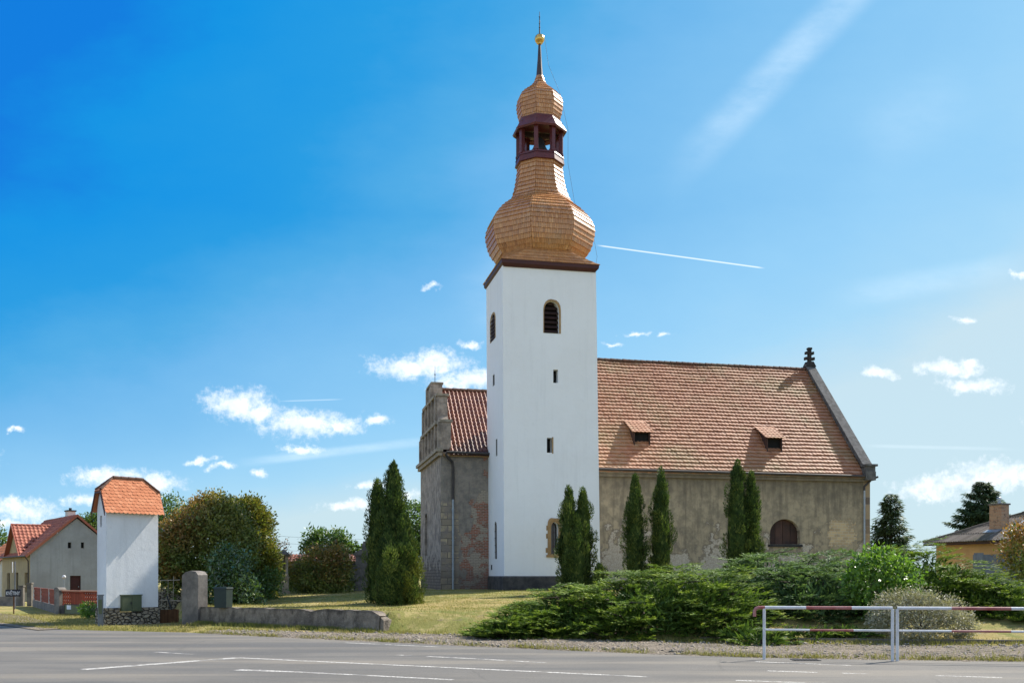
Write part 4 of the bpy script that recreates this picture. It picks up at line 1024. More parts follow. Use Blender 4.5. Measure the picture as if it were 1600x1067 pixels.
def juniper(label, seed, mounds, mat, group=None, per=7.5, Lb=(1.1, 1.9), inner=True, spray=(.22, .42), base_frac=0.0):
    """spreading juniper: feathery branches arching outwards and up from within the mounds (cx, cy, rx, ry, height)"""
    r = np.random.default_rng(seed); m0 = mounds[0]; t = thing('spreading_juniper', (m0[0], m0[1], gz1(m0[0], m0[1])), label, 'juniper', group)
    M = [(np.array([a, b]), np.array([c, d]), h) for a, b, c, d, h in mounds]; sets = []; tk = MB()
    def inside(p, skip=None, k=1.0):
        o_ = np.zeros(len(p), bool)
        for i, (c, rr, h) in enumerate(M):
            if i == skip: continue
            e = ((p[:, :2] - c) / rr) ** 2; o_ |= (e.sum(1) + ((p[:, 2] - gz(p[:, 0], p[:, 1])) / h) ** 2) < k
        return o_
    for i, (c, rr, h) in enumerate(M):
        n = int(per * math.pi * rr[0] * rr[1] * 1.35)
        d = rdir(n, r); d[:, 2] = np.abs(d[:, 2]); d = unit(d * np.array([1, 1, .8]))
        wob = 1 + .13 * np.sin(d[:, 0] * 7 + i) * np.cos(d[:, 1] * 6 + 2 * i) + r.normal(0, .045, n)
        S = np.stack([c[0] + rr[0] * d[:, 0] * wob, c[1] + rr[1] * d[:, 1] * wob, d[:, 2] * h * wob], 1); S[:, 2] += gz(S[:, 0], S[:, 1])
        S = S[~inside(S, i, .80)]; n = len(S)
        hor = S[:, :2] - c; hor = unit(hor + r.normal(0, .35, hor.shape) * rr.mean() * .5 + np.array([.10, -.25]) * rr.mean())
        el = r.uniform(.05, .34, n); D = unit(np.concatenate([hor, el[:, None]], 1))
        L = r.uniform(*Lb, n) * min(1, .5 + h * .35)
        side = unit(np.cross(D, np.array([0, 0, 1.]))); up_ = np.cross(side, D)
        ns = 15
        for j in range(ns):                                        # sprays along each branch, alternate sides
            f = .30 + .70 * (j + r.uniform(0, .8, n)) / ns; sg = 1 if j % 2 else -1
            arch = (f - f * f) * .35 * L
            b = S - D * ((1 - f) * L)[:, None] + up_ * arch[:, None] + side * (sg * r.uniform(.0, .10, n) * L * (1.1 - f))[:, None]
            sd = unit(D * 1.0 + side * (sg * r.uniform(.35, .95, n) * (1.15 - f * .75))[:, None] + up_ * r.uniform(-.10, .18, n)[:, None])
            sl = r.uniform(*spray, n) * (1.15 - .35 * f); tn = np.clip(r.beta(2, 2, n) * .55 + .45 * f ** 2, 0, 1)
            q = 9
            for k in range(q):                                     # fine twiglets of a spray
                fk = k / q; sg2 = 1 if k % 2 else -1
                ss = unit(np.cross(sd, up_)); bb = b + sd * (sl * fk)[:, None]
                dd = unit(sd + ss * (sg2 * r.uniform(.25, .75, n))[:, None] + up_ * r.uniform(-.25, .35, n)[:, None])
                if k == q - 1: dd = sd
                sets.append(leaves(bb, dd, unit(up_ + rdir(n, r) * .5), sl * r.uniform(.38, .62, n) * (1 - .35 * fk), r.uniform(.022, .040, n), np.clip(tn * (.55 + .5 * fk) + r.normal(0, .1, n), 0, 1), curl=.12))
        for j in range(0, n, 9): tk.tube([(c[0], c[1], gz1(c[0], c[1])), tuple(S[j] - D[j] * L[j]), tuple(S[j] - D[j] * L[j] * .5 + up_[j] * .08 * L[j]), tuple(S[j] - D[j] * .15)], [.035, .03, .02, .008], 5)
        # interior twigs, closer to the ground
        m = int(per * 60 * rr[0] * rr[1]); d = rdir(m, r); d[:, 2] = np.abs(d[:, 2]); q_ = r.uniform(.35, .80, m)[:, None]
        C = np.concatenate([c + rr * d[:, :2] * q_, (d[:, 2:] * h * q_)], 1); C[:, 2] += gz(C[:, 0], C[:, 1])
        sets.append(leaves(C, unit(d + rdir(m, r) * .9), rdir(m, r), r.uniform(.16, .30, m), r.uniform(.05, .09, m), r.beta(2, 3, m) * .6))
    tk.build('trunk', M_bark, t); foliage('foliage', sets, mat, t)
    return t

def spruce(label, seed, px, pt, Z, width_px, group, dens=1.0, droop=.12):
    r = np.random.default_rng(seed); top = at(px, pt, Z); z0 = gz1(top.x, top.y); h = top.z - z0; Rm = width_px / 2 / F * Z
    t = thing('spruce_tree', (top.x, top.y, z0), label, 'spruce', group); tk = MB(); tk.tube([(top.x, top.y, z0 - .3), (top.x, top.y, z0 + h * .5), (top.x, top.y, top.z - .2)], [.22, .13, .02], 8)
    sets = []; nw_ = int(h * 4.2)
    for i in range(nw_):
        f = (i + r.uniform(-.3, .3)) / nw_; f = min(max(f, 0.02), .985); zz = z0 + f * h; R_ = Rm * (1 - f) ** .72 * r.uniform(.8, 1.12) + .15
        for j in range(int(7 + 4 * (1 - f))):
            a = r.uniform(0, 6.283); Lb = R_ * r.uniform(.6, 1.12); d = np.array([math.cos(a), math.sin(a), 0.]); m = int(110 * dens * Lb)
            if m < 6: m = 6
            s_ = r.uniform(.12, 1, m); rise = .28 * (1 - .6 * (1 - f)); pos = np.array([top.x, top.y, zz]) + d * (s_ * Lb)[:, None]; pos[:, 2] += Lb * (rise * s_ - droop * 1.3 * s_ ** 1.0 * (1 - s_) - droop * .5 * (1 - f) * s_)
            sv = np.array([-d[1], d[0], 0]); lat = r.normal(0, 1, m) * (.16 + .22 * Lb * s_ * (1 - s_) * 2); pos += sv * lat[:, None]; pos[:, 2] -= np.abs(r.normal(0, .10, m)) + np.abs(lat) * .25
            D = unit(d * .8 + sv * np.sign(lat)[:, None] * .6 + np.array([0, 0, -.1]) + rdir(m, r) * .5)
            sets.append(leaves(pos, D, rdir(m, r) * .6 + [0, 0, 1], r.uniform(.22, .40, m), r.uniform(.07, .12, m), r.beta(2, 2, m), curl=.25))
            if j % 2 == 0: tk.tube([(top.x, top.y, zz), tuple(np.array([top.x, top.y, zz]) + d * Lb * .85 + np.array([0, 0, rise * Lb * .5]))], [.035, .01], 4)
    tk.build('trunk', M_bark, t); foliage('crown', sets, M_spruce, t)

# --- thujas against the church
g1 = 'columnar thujas around the church'
thuja('tallest dark green thuja, twin pointed tops, on the lawn left of the church chapel', 11, [(615, 725, 39.0, .62), (590, 752, 39.4, .52), (630, 800, 38.6, .58), (608, 830, 38.4, .78)], g1)
thuja('small round-topped thuja filling the foot of the tallest thuja, on its church side', 12, [(641, 846, 38.6, .42)], g1, M_photgreen)
thuja('twin-tipped dark thuja in front of the white tower, beside its lancet window', 13, [(889, 763, 44, .46), (911, 765, 44.4, .46), (900, 800, 44, .66)], g1)
thuja('low stubby thuja sprout at the foot of the thuja before the white tower', 14, [(936, 884, 43.6, .28)], g1)
thuja('slim thuja nearest the white tower on the nave wall, left half of the middle pair', 15, [(992, 744, 46, .52)], g1)
thuja('slim thuja on the nave wall, right half of the middle pair', 16, [(1033, 736, 46.4, .55)], g1)
thuja('tall thuja before the nave beside the arched window, higher of two touching columns', 17, [(1152, 720, 46, .60)], g1)
thuja('thuja touching the tall one beside the arched window, lower of the two columns', 18, [(1174, 739, 46.4, .48)], g1)

# --- spreading junipers on the bank
g2 = 'spreading junipers on the bank by the road'
def mnd(px, Z, rx, ry, h): 
    p = at(px, 900, Z); return (p.x, p.y, rx, ry, h)
juniper('wide bright green juniper mound between the lawn and the guard rail', 21, [mnd(1010, 29.0, 3.0, 2.7, 1.32), mnd(900, 29.6, 2.4, 2.3, 1.02), mnd(1110, 28.6, 2.0, 2.4, 1.42), mnd(830, 29.0, 1.5, 1.8, .80), mnd(1065, 31.0, 2.4, 1.8, 1.36)], M_juniper, g2)
juniper('low left end of the juniper bank, dark sprays creeping over the lawn', 22, [mnd(795, 28.2, 1.0, 1.3, .55), mnd(768, 28.9, .8, .8, .34)], M_juniper, g2, Lb=(.7, 1.2))
juniper('blue green juniper mound behind, under the arched church window', 23, [mnd(1210, 33.4, 2.9, 2.6, 1.70), mnd(1310, 33.0, 2.6, 2.6, 1.68), mnd(1265, 30.2, 2.3, 2.4, 1.30), mnd(1365, 30.2, 1.6, 2.0, 1.05)], M_junblue, g2)
juniper('tall green juniper mound at the far right in front of the orange house', 24, [mnd(1455, 31.0, 2.0, 2.4, 1.92), mnd(1505, 30.5, 1.9, 2.3, 1.42), mnd(1570, 29.5, 1.7, 2.0, .85), mnd(1410, 33, 1.8, 1.8, 1.75), mnd(1640, 29.0, 1.8, 1.8, .55)], M_juniper, g2)
juniper('small low juniper tuft spilling over the kerb under the guard rail end', 25, [mnd(1190, 25.2, .78, .62, .36), mnd(1160, 26.2, .8, .6, .50)], M_juniper, g2, Lb=(.5, .8), spray=(.16, .28))
juniper('creeping flat juniper strip along the dry grass behind the guard rail', 26, [mnd(1265, 26.4, 1.1, .5, .26), mnd(1325, 26.4, .8, .45, .22)], M_juniper, g2, Lb=(.5, .8), spray=(.16, .28))

def redtop(k0, k1, amt=.9):
    def f(C, N, H, r):
        n3 = np.sin(C[:, 0] * 2.1 + C[:, 2] * 1.7) * np.cos(C[:, 1] * 1.9 - C[:, 2] * 1.3)
        return np.clip(sst((H + .35 * n3 - k0) / (k1 - k0)) * amt, 0, 1) * (r.random(len(C)) < .82)
    return f
bush('leafy_shrub', 'bright lime green broadleaf shrub growing out of the junipers', 'shrub', 31, [E(1370, 892, 28.2, .66, .62), E(1392, 905, 28.0, .66, .62), E(1346, 906, 28.4, .45, .5), E(1400, 925, 28.2, .52, .5), E(1372, 925, 28.0, .62, .55)], M_lime, per=20, clump=13, sig=.11, L=.12, Wd=.07, nl=14, r0=.04)
bush('silver_shrub', 'rounded silvery grey shrub with arching twigs behind the guard rail', 'shrub', 32, [E(1438, 975, 26.3, 1.22, .80, .85), E(1480, 980, 26.2, .70, .50, .6), E(1415, 960, 26.4, .7, .55, .6)], M_silver, per=48, clump=16, sig=.10, L=.085, Wd=.026, spread=.7, nl=26, r0=.03, lump=.2)
bush('photinia_bush', 'red-topped photinia bush at the right edge before the blue grey wall', 'bush', 33, [E(1612, 862, 34, .95, 1.0), E(1600, 850, 34, .55, .6)], M_photinia, per=22, clump=16, sig=.14, hue=redtop(-.6, .4))
# --- clump of evergreens on the left
bush('photinia_tree', 'big round evergreen with red brown young leaves beside the white transformer hut', 'tree', 41, [E(326, 856, 44, 1.95, 1.80), E(338, 826, 44.6, 1.35, 1.35), E(290, 855, 43.6, 1.15, 1.3), E(285, 890, 43.6, 1.05, .8), E(330, 808, 45, 1.0, .92)], M_photinia, per=20, clump=18, sig=.17, L=.14, Wd=.075, hue=lambda C, N, H, r: redtop(-.35, .45, .72)(C, N, H, r) * (.25 + .75 * sst((-12.2 - C[:, 0]) / 1.6)), nl=14, r0=.14, lump=.10, base=(-13.2, 44.2))
bush('clipped_conifer', 'dense olive green dome-shaped conifer behind the red-topped evergreen', 'tree', 42, [E(392, 850, 47, 1.05, 2.0), E(378, 812, 47.2, 1.0, .95), E(402, 890, 46.6, 1.0, 1.4)], M_photgreen, per=26, clump=18, sig=.13, L=.14, Wd=.075, spread=.5, lump=.08, hue=lambda C, N, H, r: .5 * (r.random(len(C)) < .4), base=(-11.9, 47))
bush('laurel_bush', 'glossy laurel bush in front of the red-topped evergreen, above the low wall', 'bush', 43, [E(368, 912, 40, .72, .95), E(385, 928, 39.6, .62, .6), E(345, 925, 39.6, .5, .6), E(358, 882, 40.8, .8, .7)], M_laurel, per=16, clump=14, sig=.14, L=.13, Wd=.06)
bush('laurel_bush', 'lighter green low bush right of the glossy laurel, at the lawn edge', 'bush', 44, [E(418, 915, 45, .62, .75), E(404, 926, 44.4, .55, .5)], M_treegreen, per=14, clump=14, sig=.14, L=.12, Wd=.06)
bush('broadleaf_tree', 'fresh green tree top peeping out between the hut and the red-topped evergreen', 'tree', 45, [E(262, 805, 60, 1.2, 1.0), E(252, 830, 60, 1.1, 1.2), E(282, 812, 61, 1.0, .8)], M_treegreen, per=7, clump=14, sig=.18, L=.17, Wd=.09, base=(-20.5, 60))
bush('photinia_bush', 'wide reddish photinia hedge bush on the lawn between the two stone monuments', 'bush', 46, [E(497, 892, 50, 1.0, 1.15), E(472, 902, 50.3, .72, .95), E(522, 890, 50.2, .80, 1.15), E(536, 905, 50.4, .45, .8), E(508, 912, 49.6, .9, .6)], M_photinia, per=20, clump=16, sig=.15, L=.13, Wd=.07, hue=redtop(-.4, .7, .6))
bush('chestnut_tree', 'spreading bright green tree behind the reddish bush, over the cemetery wall', 'tree', 47, [E(512, 850, 62, .95, .62), E(490, 857, 62, .7, .5), E(538, 855, 62.2, .8, .55), E(502, 842, 62.3, .55, .4), E(530, 838, 62, .4, .3), E(553, 855, 62, .35, .2), E(487, 838, 62, .35, .35)], M_treegreen, per=9, clump=16, sig=.14, L=.20, Wd=.09, lump=.25, nl=16, freq=5, base=(-11.2, 62))
bush('plum_tree', 'small thin purple-leaved tree above the pale stone monument', 'tree', 48, [E(442, 862, 55, .45, .62), E(446, 885, 55, .5, .5)], M_purple, per=9, clump=8, sig=.13, L=.11, Wd=.06, nl=12, r0=.04)
bush('photinia_bush', 'low mixed red and green bush beside the pale stone monument', 'bush', 49, [E(428, 905, 53, .5, .85), E(450, 897, 54, .5, .8)], M_photinia, per=11, clump=12, sig=.13, hue=redtop(-.4, .8, .7))
bush('broadleaf_tree', 'light green tree behind the tallest thuja, against the chapel corner', 'tree', 50, [E(646, 815, 66, 1.0, 1.2), E(640, 845, 66, 1.2, 1.2), E(655, 850, 66, .9, 1.5)], M_treegreen, per=8, clump=14, sig=.2, L=.2, Wd=.09, base=(-6.3, 66))
bush('leafy_shrub', 'yellow green roadside shrub between the notice board and the white hut', 'shrub', 51, [E(139, 955, 42.5, .32, .38), E(145, 962, 42.4, .28, .30)], M_lime, per=26, clump=12, sig=.07, L=.12, Wd=.04, nl=6, r0=.015)
bush('broadleaf_tree', 'green tree crown rising behind the grey house gable', 'tree', 52, [E(146, 822, 92, 1.3, 1.0), E(160, 818, 92, 1.2, 1.0)], M_treegreen, per=6, clump=12, sig=.22, L=.26, Wd=.13, base=(-38, 92))
bush('broadleaf_tree', 'dark tree crown at the left picture edge above the pale house', 'tree', 53, [E(-6, 838, 95, .7, .8)], M_treegreen, per=6, clump=10, sig=.22, L=.26, Wd=.13, base=(-48, 95))
spruce('dark spruce next to the nave gable end, slender pointed top', 61, 1392, 768, 66, 88, 'dark spruces behind the church', .6)
spruce('broad dark spruce behind the grey roofed house and its chimney', 62, 1536, 748, 84, 150, 'dark spruces behind the church', .9)
# ------------------------------------------------------------------ white transformer hut
def frame(o, deg):
    a = R(deg); return Vector(o), Vector((math.cos(a), math.sin(a), 0)), Vector((-math.sin(a), math.cos(a), 0))
HO, hu, hv = frame(at(166, 900, 36.5).xy.to_3d(), 46.5); HW, HD = 1.97, .72; HZ0, HZP, HZE = -.08, .62, 4.08
def Hp(u, v, z): return HO + hu * u + hv * v + UP * z
hut = thing('transformer_hut', Hp(HW / 2, HD / 2, -.05), 'slim white transformer hut with orange tiled roof and green cabinet doors', 'transformer hut')
mb = MB()
CU0, CU1, CZ0, CZ1 = .52, 1.28, .48, 1.06
pk = .30  # half hip starts
def gab(z): return z
mb.wall(Hp(0, 0, 0), hu, UP, [(0, HZP - .02), (HW, HZP - .02), (HW, HZE + .08), (0, HZE + .08)], [], 0, hv)
gx = [(0, HZP - .02), (HD, HZP - .02), (HD, HZE + .08), (HD * .78, HZE + .62), (HD * .22, HZE + .62), (0, HZE + .08)]
wl = rect(.34, .50, 3.52, 3.92)
mb.wall(Hp(0, 0, 0), hv, UP, gx, [wl], .12, hu); mb.wall(Hp(HW, 0, 0), hv, UP, gx, [], 0, -hu); mb.wall(Hp(0, HD, 0), hu, UP, [(0, HZP), (HW, HZP), (HW, HZE + .08), (0, HZE + .08)], [], 0, -hv)
hw_ = mb.build('hut_wall', M_hut, hut)
mb = MB(); mb.add([Hp(.12, a, b) for a, b in wl], [(0, 1, 2, 3)]); mb.obox(Hp(.06, .34, 3.71), hv * .16, hu * .03, UP * .03, 1); mb.build('window', [M_glass, M_zinc], hw_)
def rubble(name, c1, c2, sc):
    m, g = newmat(name); v = tc(g, 'UV'); w = g.vm('ADD', v, g.vm('MULTIPLY', g.noise(v, 5, 3, .5, out=1), (.09, .09, 0))); vv = g.vm('MULTIPLY', w, (1, 1.7, 1))
    st = g.n('TexVoronoi', {'Vector': vv, 'Scale': sc}, out=None); ed = g.n('TexVoronoi', {'Vector': vv, 'Scale': sc}, feature='DISTANCE_TO_EDGE')
    col = g.mix(g.n('SeparateXYZ', {0: st.outputs[1]}, out=None).outputs[0], c1, c2); col = g.mix(g.step(ed, .09, .02), col, (.045, .04, .035)); n = g.noise(v, 30, 5, .7); col = g.mix(g.m('MULTIPLY', g.step(n, .5, .7), .5), col, (.10, .09, .075))
    finish(g, col, .95, g.m('ADD', g.step(ed, .0, .14), g.m('MULTIPLY', n, .3)), 1.0, .06, .1); return m
M_rubble = rubble('rubble_masonry', (.36, .31, .23), (.22, .185, .145), 5.4)
mb = MB(); mb.obox(Hp(-.05, -.05, -.3), hu * (CU0 + .01), hv * (HD + .1), UP * (HZP + .3)); mb.obox(Hp(CU1 + .03, -.05, -.3), hu * (HW - CU1 + .02), hv * (HD + .1), UP * (HZP + .3)); mb.obox(Hp(CU0 - .04 + .001, -.048, -.3), hu * (CU1 - CU0 + .068), hv * (HD + .09), UP * (CZ0 + .26))
mb.build('stone_plinth', M_rubble, hut)
mb = MB(); mb.obox(Hp(CU0, -.10, CZ0), hu * (CU1 - CU0), hv * .13, UP * (CZ1 - CZ0)); mb.obox(Hp(CU0 - .03, -.13, CZ1), hu * (CU1 - CU0 + .06), hv * .15, UP * .03)
cab = mb.build('cabinet', M_green, hut)
for k in (0, 1):
    d = MB(); w = (CU1 - CU0) / 2 - .03; d.obox(Hp(CU0 + .02 + k * (w + .02), -.118, CZ0 + .03), hu * w, hv * .017, UP * (CZ1 - CZ0 - .06)); d.build('cabinet_door', M_green, cab)
d = MB(); d.obox(Hp((CU0 + CU1) / 2 - .05, -.14, CZ0 + .26), hu * .03, hv * .02, UP * .09); d.build('handle', M_iron, cab)
# half-hipped roof
rf = MB(); ov, og = .19, .13; hd = HD / 2 + ov; RZ = HZE + 1.22; sv = (hv * hd + UP * (RZ - HZE + .05)); SL = sv.length; sv = sv.normalized(); n_ = hu.cross(sv); n_ = n_ if n_.z > 0 else -n_
kz = .60 * SL; hin = .42
lo = lambda s: -og if s < kz else -og + (s - kz) / (SL - kz) * (hin + og)
hi = lambda s: HW + og if s < kz else HW + og - (s - kz) / (SL - kz) * (hin + og)
tiles(rf, Hp(0, -ov, HZE - .02), hu, sv, n_, 11, SL / 11, .165, lo, hi, 'beaver', 0, .022, 4, .003)
e = [Hp(-og, -ov, HZE - .02), Hp(HW + og, -ov, HZE - .02), Hp(-og, HD + ov, HZE - .02), Hp(HW + og, HD + ov, HZE - .02)]
kf = lambda u, s_: (Hp(u, -ov, HZE - .02) + sv * kz) if s_ == 0 else (Hp(u, HD + ov, HZE - .02) + (sv - hv * 2 * sv.dot(hv)) * kz)
ra, rb = Hp(hin, HD / 2, RZ), Hp(HW - hin, HD / 2, RZ)
rf.add([e[0], e[1], kf(HW + og, 0), rb, ra, kf(-og, 0)], [(0, 1, 2, 3, 4, 5)], 0, .2); rf.add([e[2], e[3], kf(HW + og, 1), rb, ra, kf(-og, 1)], [(5, 4, 3, 2, 1, 0)], 0, .5)
for s_, rr, u in ((0, ra, -og), (1, rb, HW + og)):
    a, b = kf(u, 0), kf(u, 1); rf.add([a, b, rr], [(0, 1, 2)], 0, .5)
    hs = (rr - (a + b) / 2); HL = hs.length; hs = hs.normalized(); eu_ = (b - a).normalized() if s_ else (a - b).normalized(); o_ = a if s_ else b; Lw = (b - a).length; nn = eu_.cross(hs); 
    if nn.z < 0: nn = -nn
    tiles(rf, o_ + nn * .005, eu_, hs, nn, 4, HL / 4, .165, lambda s, Lw=Lw, HL=HL: min(Lw / 2 - .01, s / HL * Lw / 2), lambda s, Lw=Lw, HL=HL: max(Lw / 2 + .01, Lw - s / HL * Lw / 2), 'beaver', 0, .022, 4, .003)
    ridge_tiles(rf, a + UP * .03, rr + UP * .03, .05, .25, 1); ridge_tiles(rf, b + UP * .03, rr + UP * .03, .05, .25, 1)
ridge_tiles(rf, ra + UP * .02, rb + UP * .02, .065, .25, 1)
hr = rf.build('hut_roof', [M_huttile, M_ridge], hut)
bb = MB()
for u in (-og - .03, HW + og + .002):
    for sgn in (0, 1):
        a = Hp(u, -ov if sgn == 0 else HD + ov, HZE - .02); b = kf(u, sgn); ex = hu * .028
        bb.obox(a - UP * .16, ex, b - a, UP * .15); bb.build('bargeboard', M_brownred, hut); bb = MB()
    a, b = kf(u, 0), kf(u, 1); bb.obox(a - UP * .10, hu * .028, b - a, UP * .09); bb.build('bargeboard', M_brownred, hut); bb = MB()
# service post beside the hut
so_ = at(157, 900, 35.6); sp_ = thing('junction_post', (so_.x, so_.y, 0), 'weathered grey green junction box post at the left corner of the white hut', 'service post')
mb = MB(); mb.box((so_.x, so_.y, -.2), (.15, .14, 1.28), R(40)); mb.box((so_.x, so_.y, 1.08), (.19, .18, .04), R(40)); mb.build('post', M_bluegrey, sp_)
mb = MB(); mb.box((so_.x + .02, so_.y - .08, .45), (.12, .03, .5), R(40)); mb.build('box_lid', M_green, sp_)

# ------------------------------------------------------------------ grey gabled house
GO, gu, gv = frame((at(47, 900, 72).x, 72, 0), 37); GW, GDp, GE, GR = 6.25, 9.6, 3.33, 6.05
def Gp(u, v, z): return GO + gu * u + gv * v + UP * z
hs_ = thing('village_house', Gp(GW / 2, GDp / 2, 0), 'grey gabled house with red tiled roof, ochre street front and dark door', 'house')
def ghit(px, py, u=None):      # sight line on the gable plane (v = 0) or the ochre front (u = 0)
    r = ray(px, py); ax = gv if u is None else gu; k = GO.dot(ax) / r.dot(ax); p = r * k; q = p - GO
    return (q.dot(gu) if u is None else q.dot(gv)), p.z + CAMZ
def gw(px0, px1, py0, py1, u=None):
    a = ghit(px0, py1, u); b = ghit(px1, py0, u); return rect(min(a[0], b[0]), max(a[0], b[0]), a[1], b[1])
dr = ghit(109.5, 899); dr2 = ghit(126.5, 899); v1, v2 = gw(106, 111.5, 847, 856), gw(126.5, 131.5, 847, 856)
drp = rect(dr[0], dr2[0], 0, dr[1])
mb = MB(); mb.wall(Gp(0, 0, 0), gu, UP, [(0, -.5), (dr[0] - .3, -.5), (GW, -.5), (GW, GE), (GW / 2, GR - .12), (0, GE)], [drp, v1, v2], .22, gv)
mb.quad(Gp(GW, 0, -.5), Gp(GW, GDp, -.5), Gp(GW, GDp, GE), Gp(GW, 0, GE)); mb.add([Gp(0, GDp, -.5), Gp(GW, GDp, -.5), Gp(GW, GDp, GE), Gp(GW / 2, GDp, GR - .1), Gp(0, GDp, GE)], [(0, 1, 2, 3, 4)])
gwall = mb.build('gable_wall', M_grey, hs_)
for h in (v1, v2):
    m2 = MB(); m2.add([Gp(a, .2, b) for a, b in h], [(0, 1, 2, 3)]); m2.build('vent_opening', M_void, gwall)
m2 = MB(); m2.add([Gp(a, .14, b) for a, b in drp], [(0, 1, 2, 3)]); m2.obox(Gp(dr[0] + .08, .11, .2), gu * (dr2[0] - dr[0] - .16), gv * .028, UP * .7); m2.obox(Gp(dr[0] + .08, .11, 1.0), gu * (dr2[0] - dr[0] - .16), gv * .028, UP * .65); dd = m2.build('door', M_door, gwall)
m2 = MB(); m2.obox(Gp(dr2[0] - .16, .06, .95), gu * .03, gv * .05, UP * .1); m2.build('handle', M_zinc, dd)
W0 = [gw(38.5, 43, 894, 925, 0), gw(23.5, 28.5, 894, 924, 0), gw(11, 15.5, 895, 921, 0)]; apx = ghit(24.2, 821, 0); WD = gw(25.4, 27.8, 842, 862, 0)
ca, cz_ = apx; x0, x1 = ca - 2.35, ca + 2.35
mb = MB(); mb.wall(Gp(0, 0, 0), gv, UP, [(0, -.5), (GDp, -.5), (GDp, GE), (x1, GE), (ca, cz_ - .12), (x0, GE), (0, GE)], W0 + [WD], .18, gu); ow_ = mb.build('street_front', M_ochre, hs_)
for h in W0 + [WD]:
    m2 = MB(); m2.add([Gp(.15, a, b) for a, b in h], [(0, 1, 2, 3)]); a0, a1, b0, b1 = h[0][0], h[1][0], h[0][1], h[2][1]; m2.obox(Gp(.11, (a0 + a1) / 2 - .03, b0), gv * .06, gu * .03, UP * (b1 - b0), 1); m2.build('window', [M_glass, M_brownwood], ow_)
rf = MB(); hv2 = GW / 2; sd = (gu * hv2 + UP * (GR - GE)); sl2_ = sd.length; sd = sd.normalized(); nn = gv.cross(sd); nn = nn if nn.z > 0 else -nn
tiles(rf, Gp(0, -.16, GE + .06) - sd * .35, gv, sd, nn, 13, (sl2_ + .35) / 13, .30, lambda s: 0, lambda s: GDp + .3, 'roman', .035, .04, 6, .004)
rf.quad(Gp(0, -.16, GE + .03) - sd * .35, Gp(0, GDp + .15, GE + .03) - sd * .35, Gp(hv2, GDp + .15, GR + .03), Gp(hv2, -.16, GR + .03), 0, .2)
rf.quad(Gp(GW + .25, -.16, GE - .15), Gp(GW + .25, GDp + .15, GE - .15), Gp(hv2, GDp + .15, GR + .04), Gp(hv2, -.16, GR + .04), 0, .5)
ridge_tiles(rf, Gp(hv2, -.18, GR + .05), Gp(hv2, GDp + .15, GR + .05), .11, .4, 0)
rf.obox(Gp(0, -.19, GE - .02) - sd * .36, sd * (sl2_ + .36), gv * .04, nn * .17); rf.obox(Gp(GW + .25, -.19, GE - .2), Gp(hv2, 0, GR + .03) - Gp(GW + .25, 0, GE - .15), gv * .04, UP * .2)
groof = rf.build('roof', M_housetile, hs_)
# cross gable over the street front
cr_ = MB(); rise = cz_ - GE; hwid = 2.35; cs = (gv * hwid + UP * rise); csl = cs.length; cs = cs.normalized(); cn = cs.cross(gu); cn = cn if cn.z > 0 else -cn
uin = hv2 * (cz_ - GE) / (GR - GE)
tiles(cr_, Gp(-.30, ca - hwid, GE + .06) - cs * .32, gu, cs, cn, 10, (csl + .32) / 10, .28, lambda s: 0, lambda s: .30 + max(0, (s - .32)) / csl * (uin + .1), 'roman', .035, .04, 6, .004)
cr_.add([Gp(-.3, ca - hwid, GE + .03) - cs * .32, Gp(0, ca - hwid, GE + .03) - cs * .32, Gp(uin, ca, cz_ + .03), Gp(-.3, ca, cz_ + .03)], [(0, 1, 2, 3)], 0, .2)
cs2 = (-gv * hwid + UP * rise).normalized(); cr_.add([Gp(-.3, ca + hwid, GE + .03) - cs2 * .32, Gp(0, ca + hwid, GE + .03) - cs2 * .32, Gp(uin, ca, cz_ + .04), Gp(-.3, ca, cz_ + .04)], [(0, 1, 2, 3)], 0, .5)
cr_.obox(Gp(-.33, ca - hwid, GE) - cs * .34, cs * (csl + .34), gu * .04, cn * .14); cr_.obox(Gp(-.33, ca + hwid, GE) - cs2 * .34, cs2 * (csl + .34), gu * .04, UP * .12)
ridge_tiles(cr_, Gp(-.32, ca, cz_ + .05), Gp(uin + .1, ca, cz_ + .05), .10, .36, 0); cr_.build('cross_gable_roof', M_housetile, hs_)
ch = MB(); cp = Gp(hv2 + .1, 3.0, GR - .6); ch.obox(cp, gu * .55, gv * .75, UP * 1.15); ch.obox(cp - gu * .06 - gv * .06 + UP * 1.15, gu * .67, gv * .87, UP * .09, 1); ch.box(cp + gu * .27 + gv * .37 + UP * 1.24, (.16, .16, .18), 0, 1); ch.build('chimney', [M_palewall, M_iron], groof)
gu_ = MB(); gu_.tube([Gp(-.32, -.1, GE - .16), Gp(-.32, GDp, GE - .16)], .06, 7); gu_.build('gutter', M_gutter, hs_)
gu_ = MB(); gu_.tube([Gp(-.32, .12, GE - .2), Gp(-.10, .12, GE - .5), Gp(-.07, .12, .0)], .045, 7); gu_.build('downpipe', M_gutter, hs_)
# pale neighbour house
NO, nu, nv2 = frame((at(5, 900, 84).x - .3, 84, 0), 37)
def Np(u, v, z): return NO + nu * u + nv2 * v + UP * z
nh = thing('village_house', Np(2, 4, 0), 'pale house with orange red roof at the left picture edge', 'house')
mb = MB(); wn_ = rect(2.2, 3.3, .9, 2.1); mb.wall(Np(0, 0, 0), nv2, UP, [(-.5, -.5), (9, -.5), (9, 3.0), (-.5, 3.0)], [wn_], .15, nu); mb.quad(Np(0, -.5, -.5), Np(6, -.5, -.5), Np(6, -.5, 3.0), Np(0, -.5, 3.0)); mb.add([Np(0, -.5, 3.0), Np(6, -.5, 3.0), Np(3, -.5, 5.2)], [(0, 1, 2)])
mb.quad(Np(6, -.5, -.5), Np(6, 9, -.5), Np(6, 9, 3.0), Np(6, -.5, 3.0)); wl_ = mb.build('wall', M_palewall, nh)
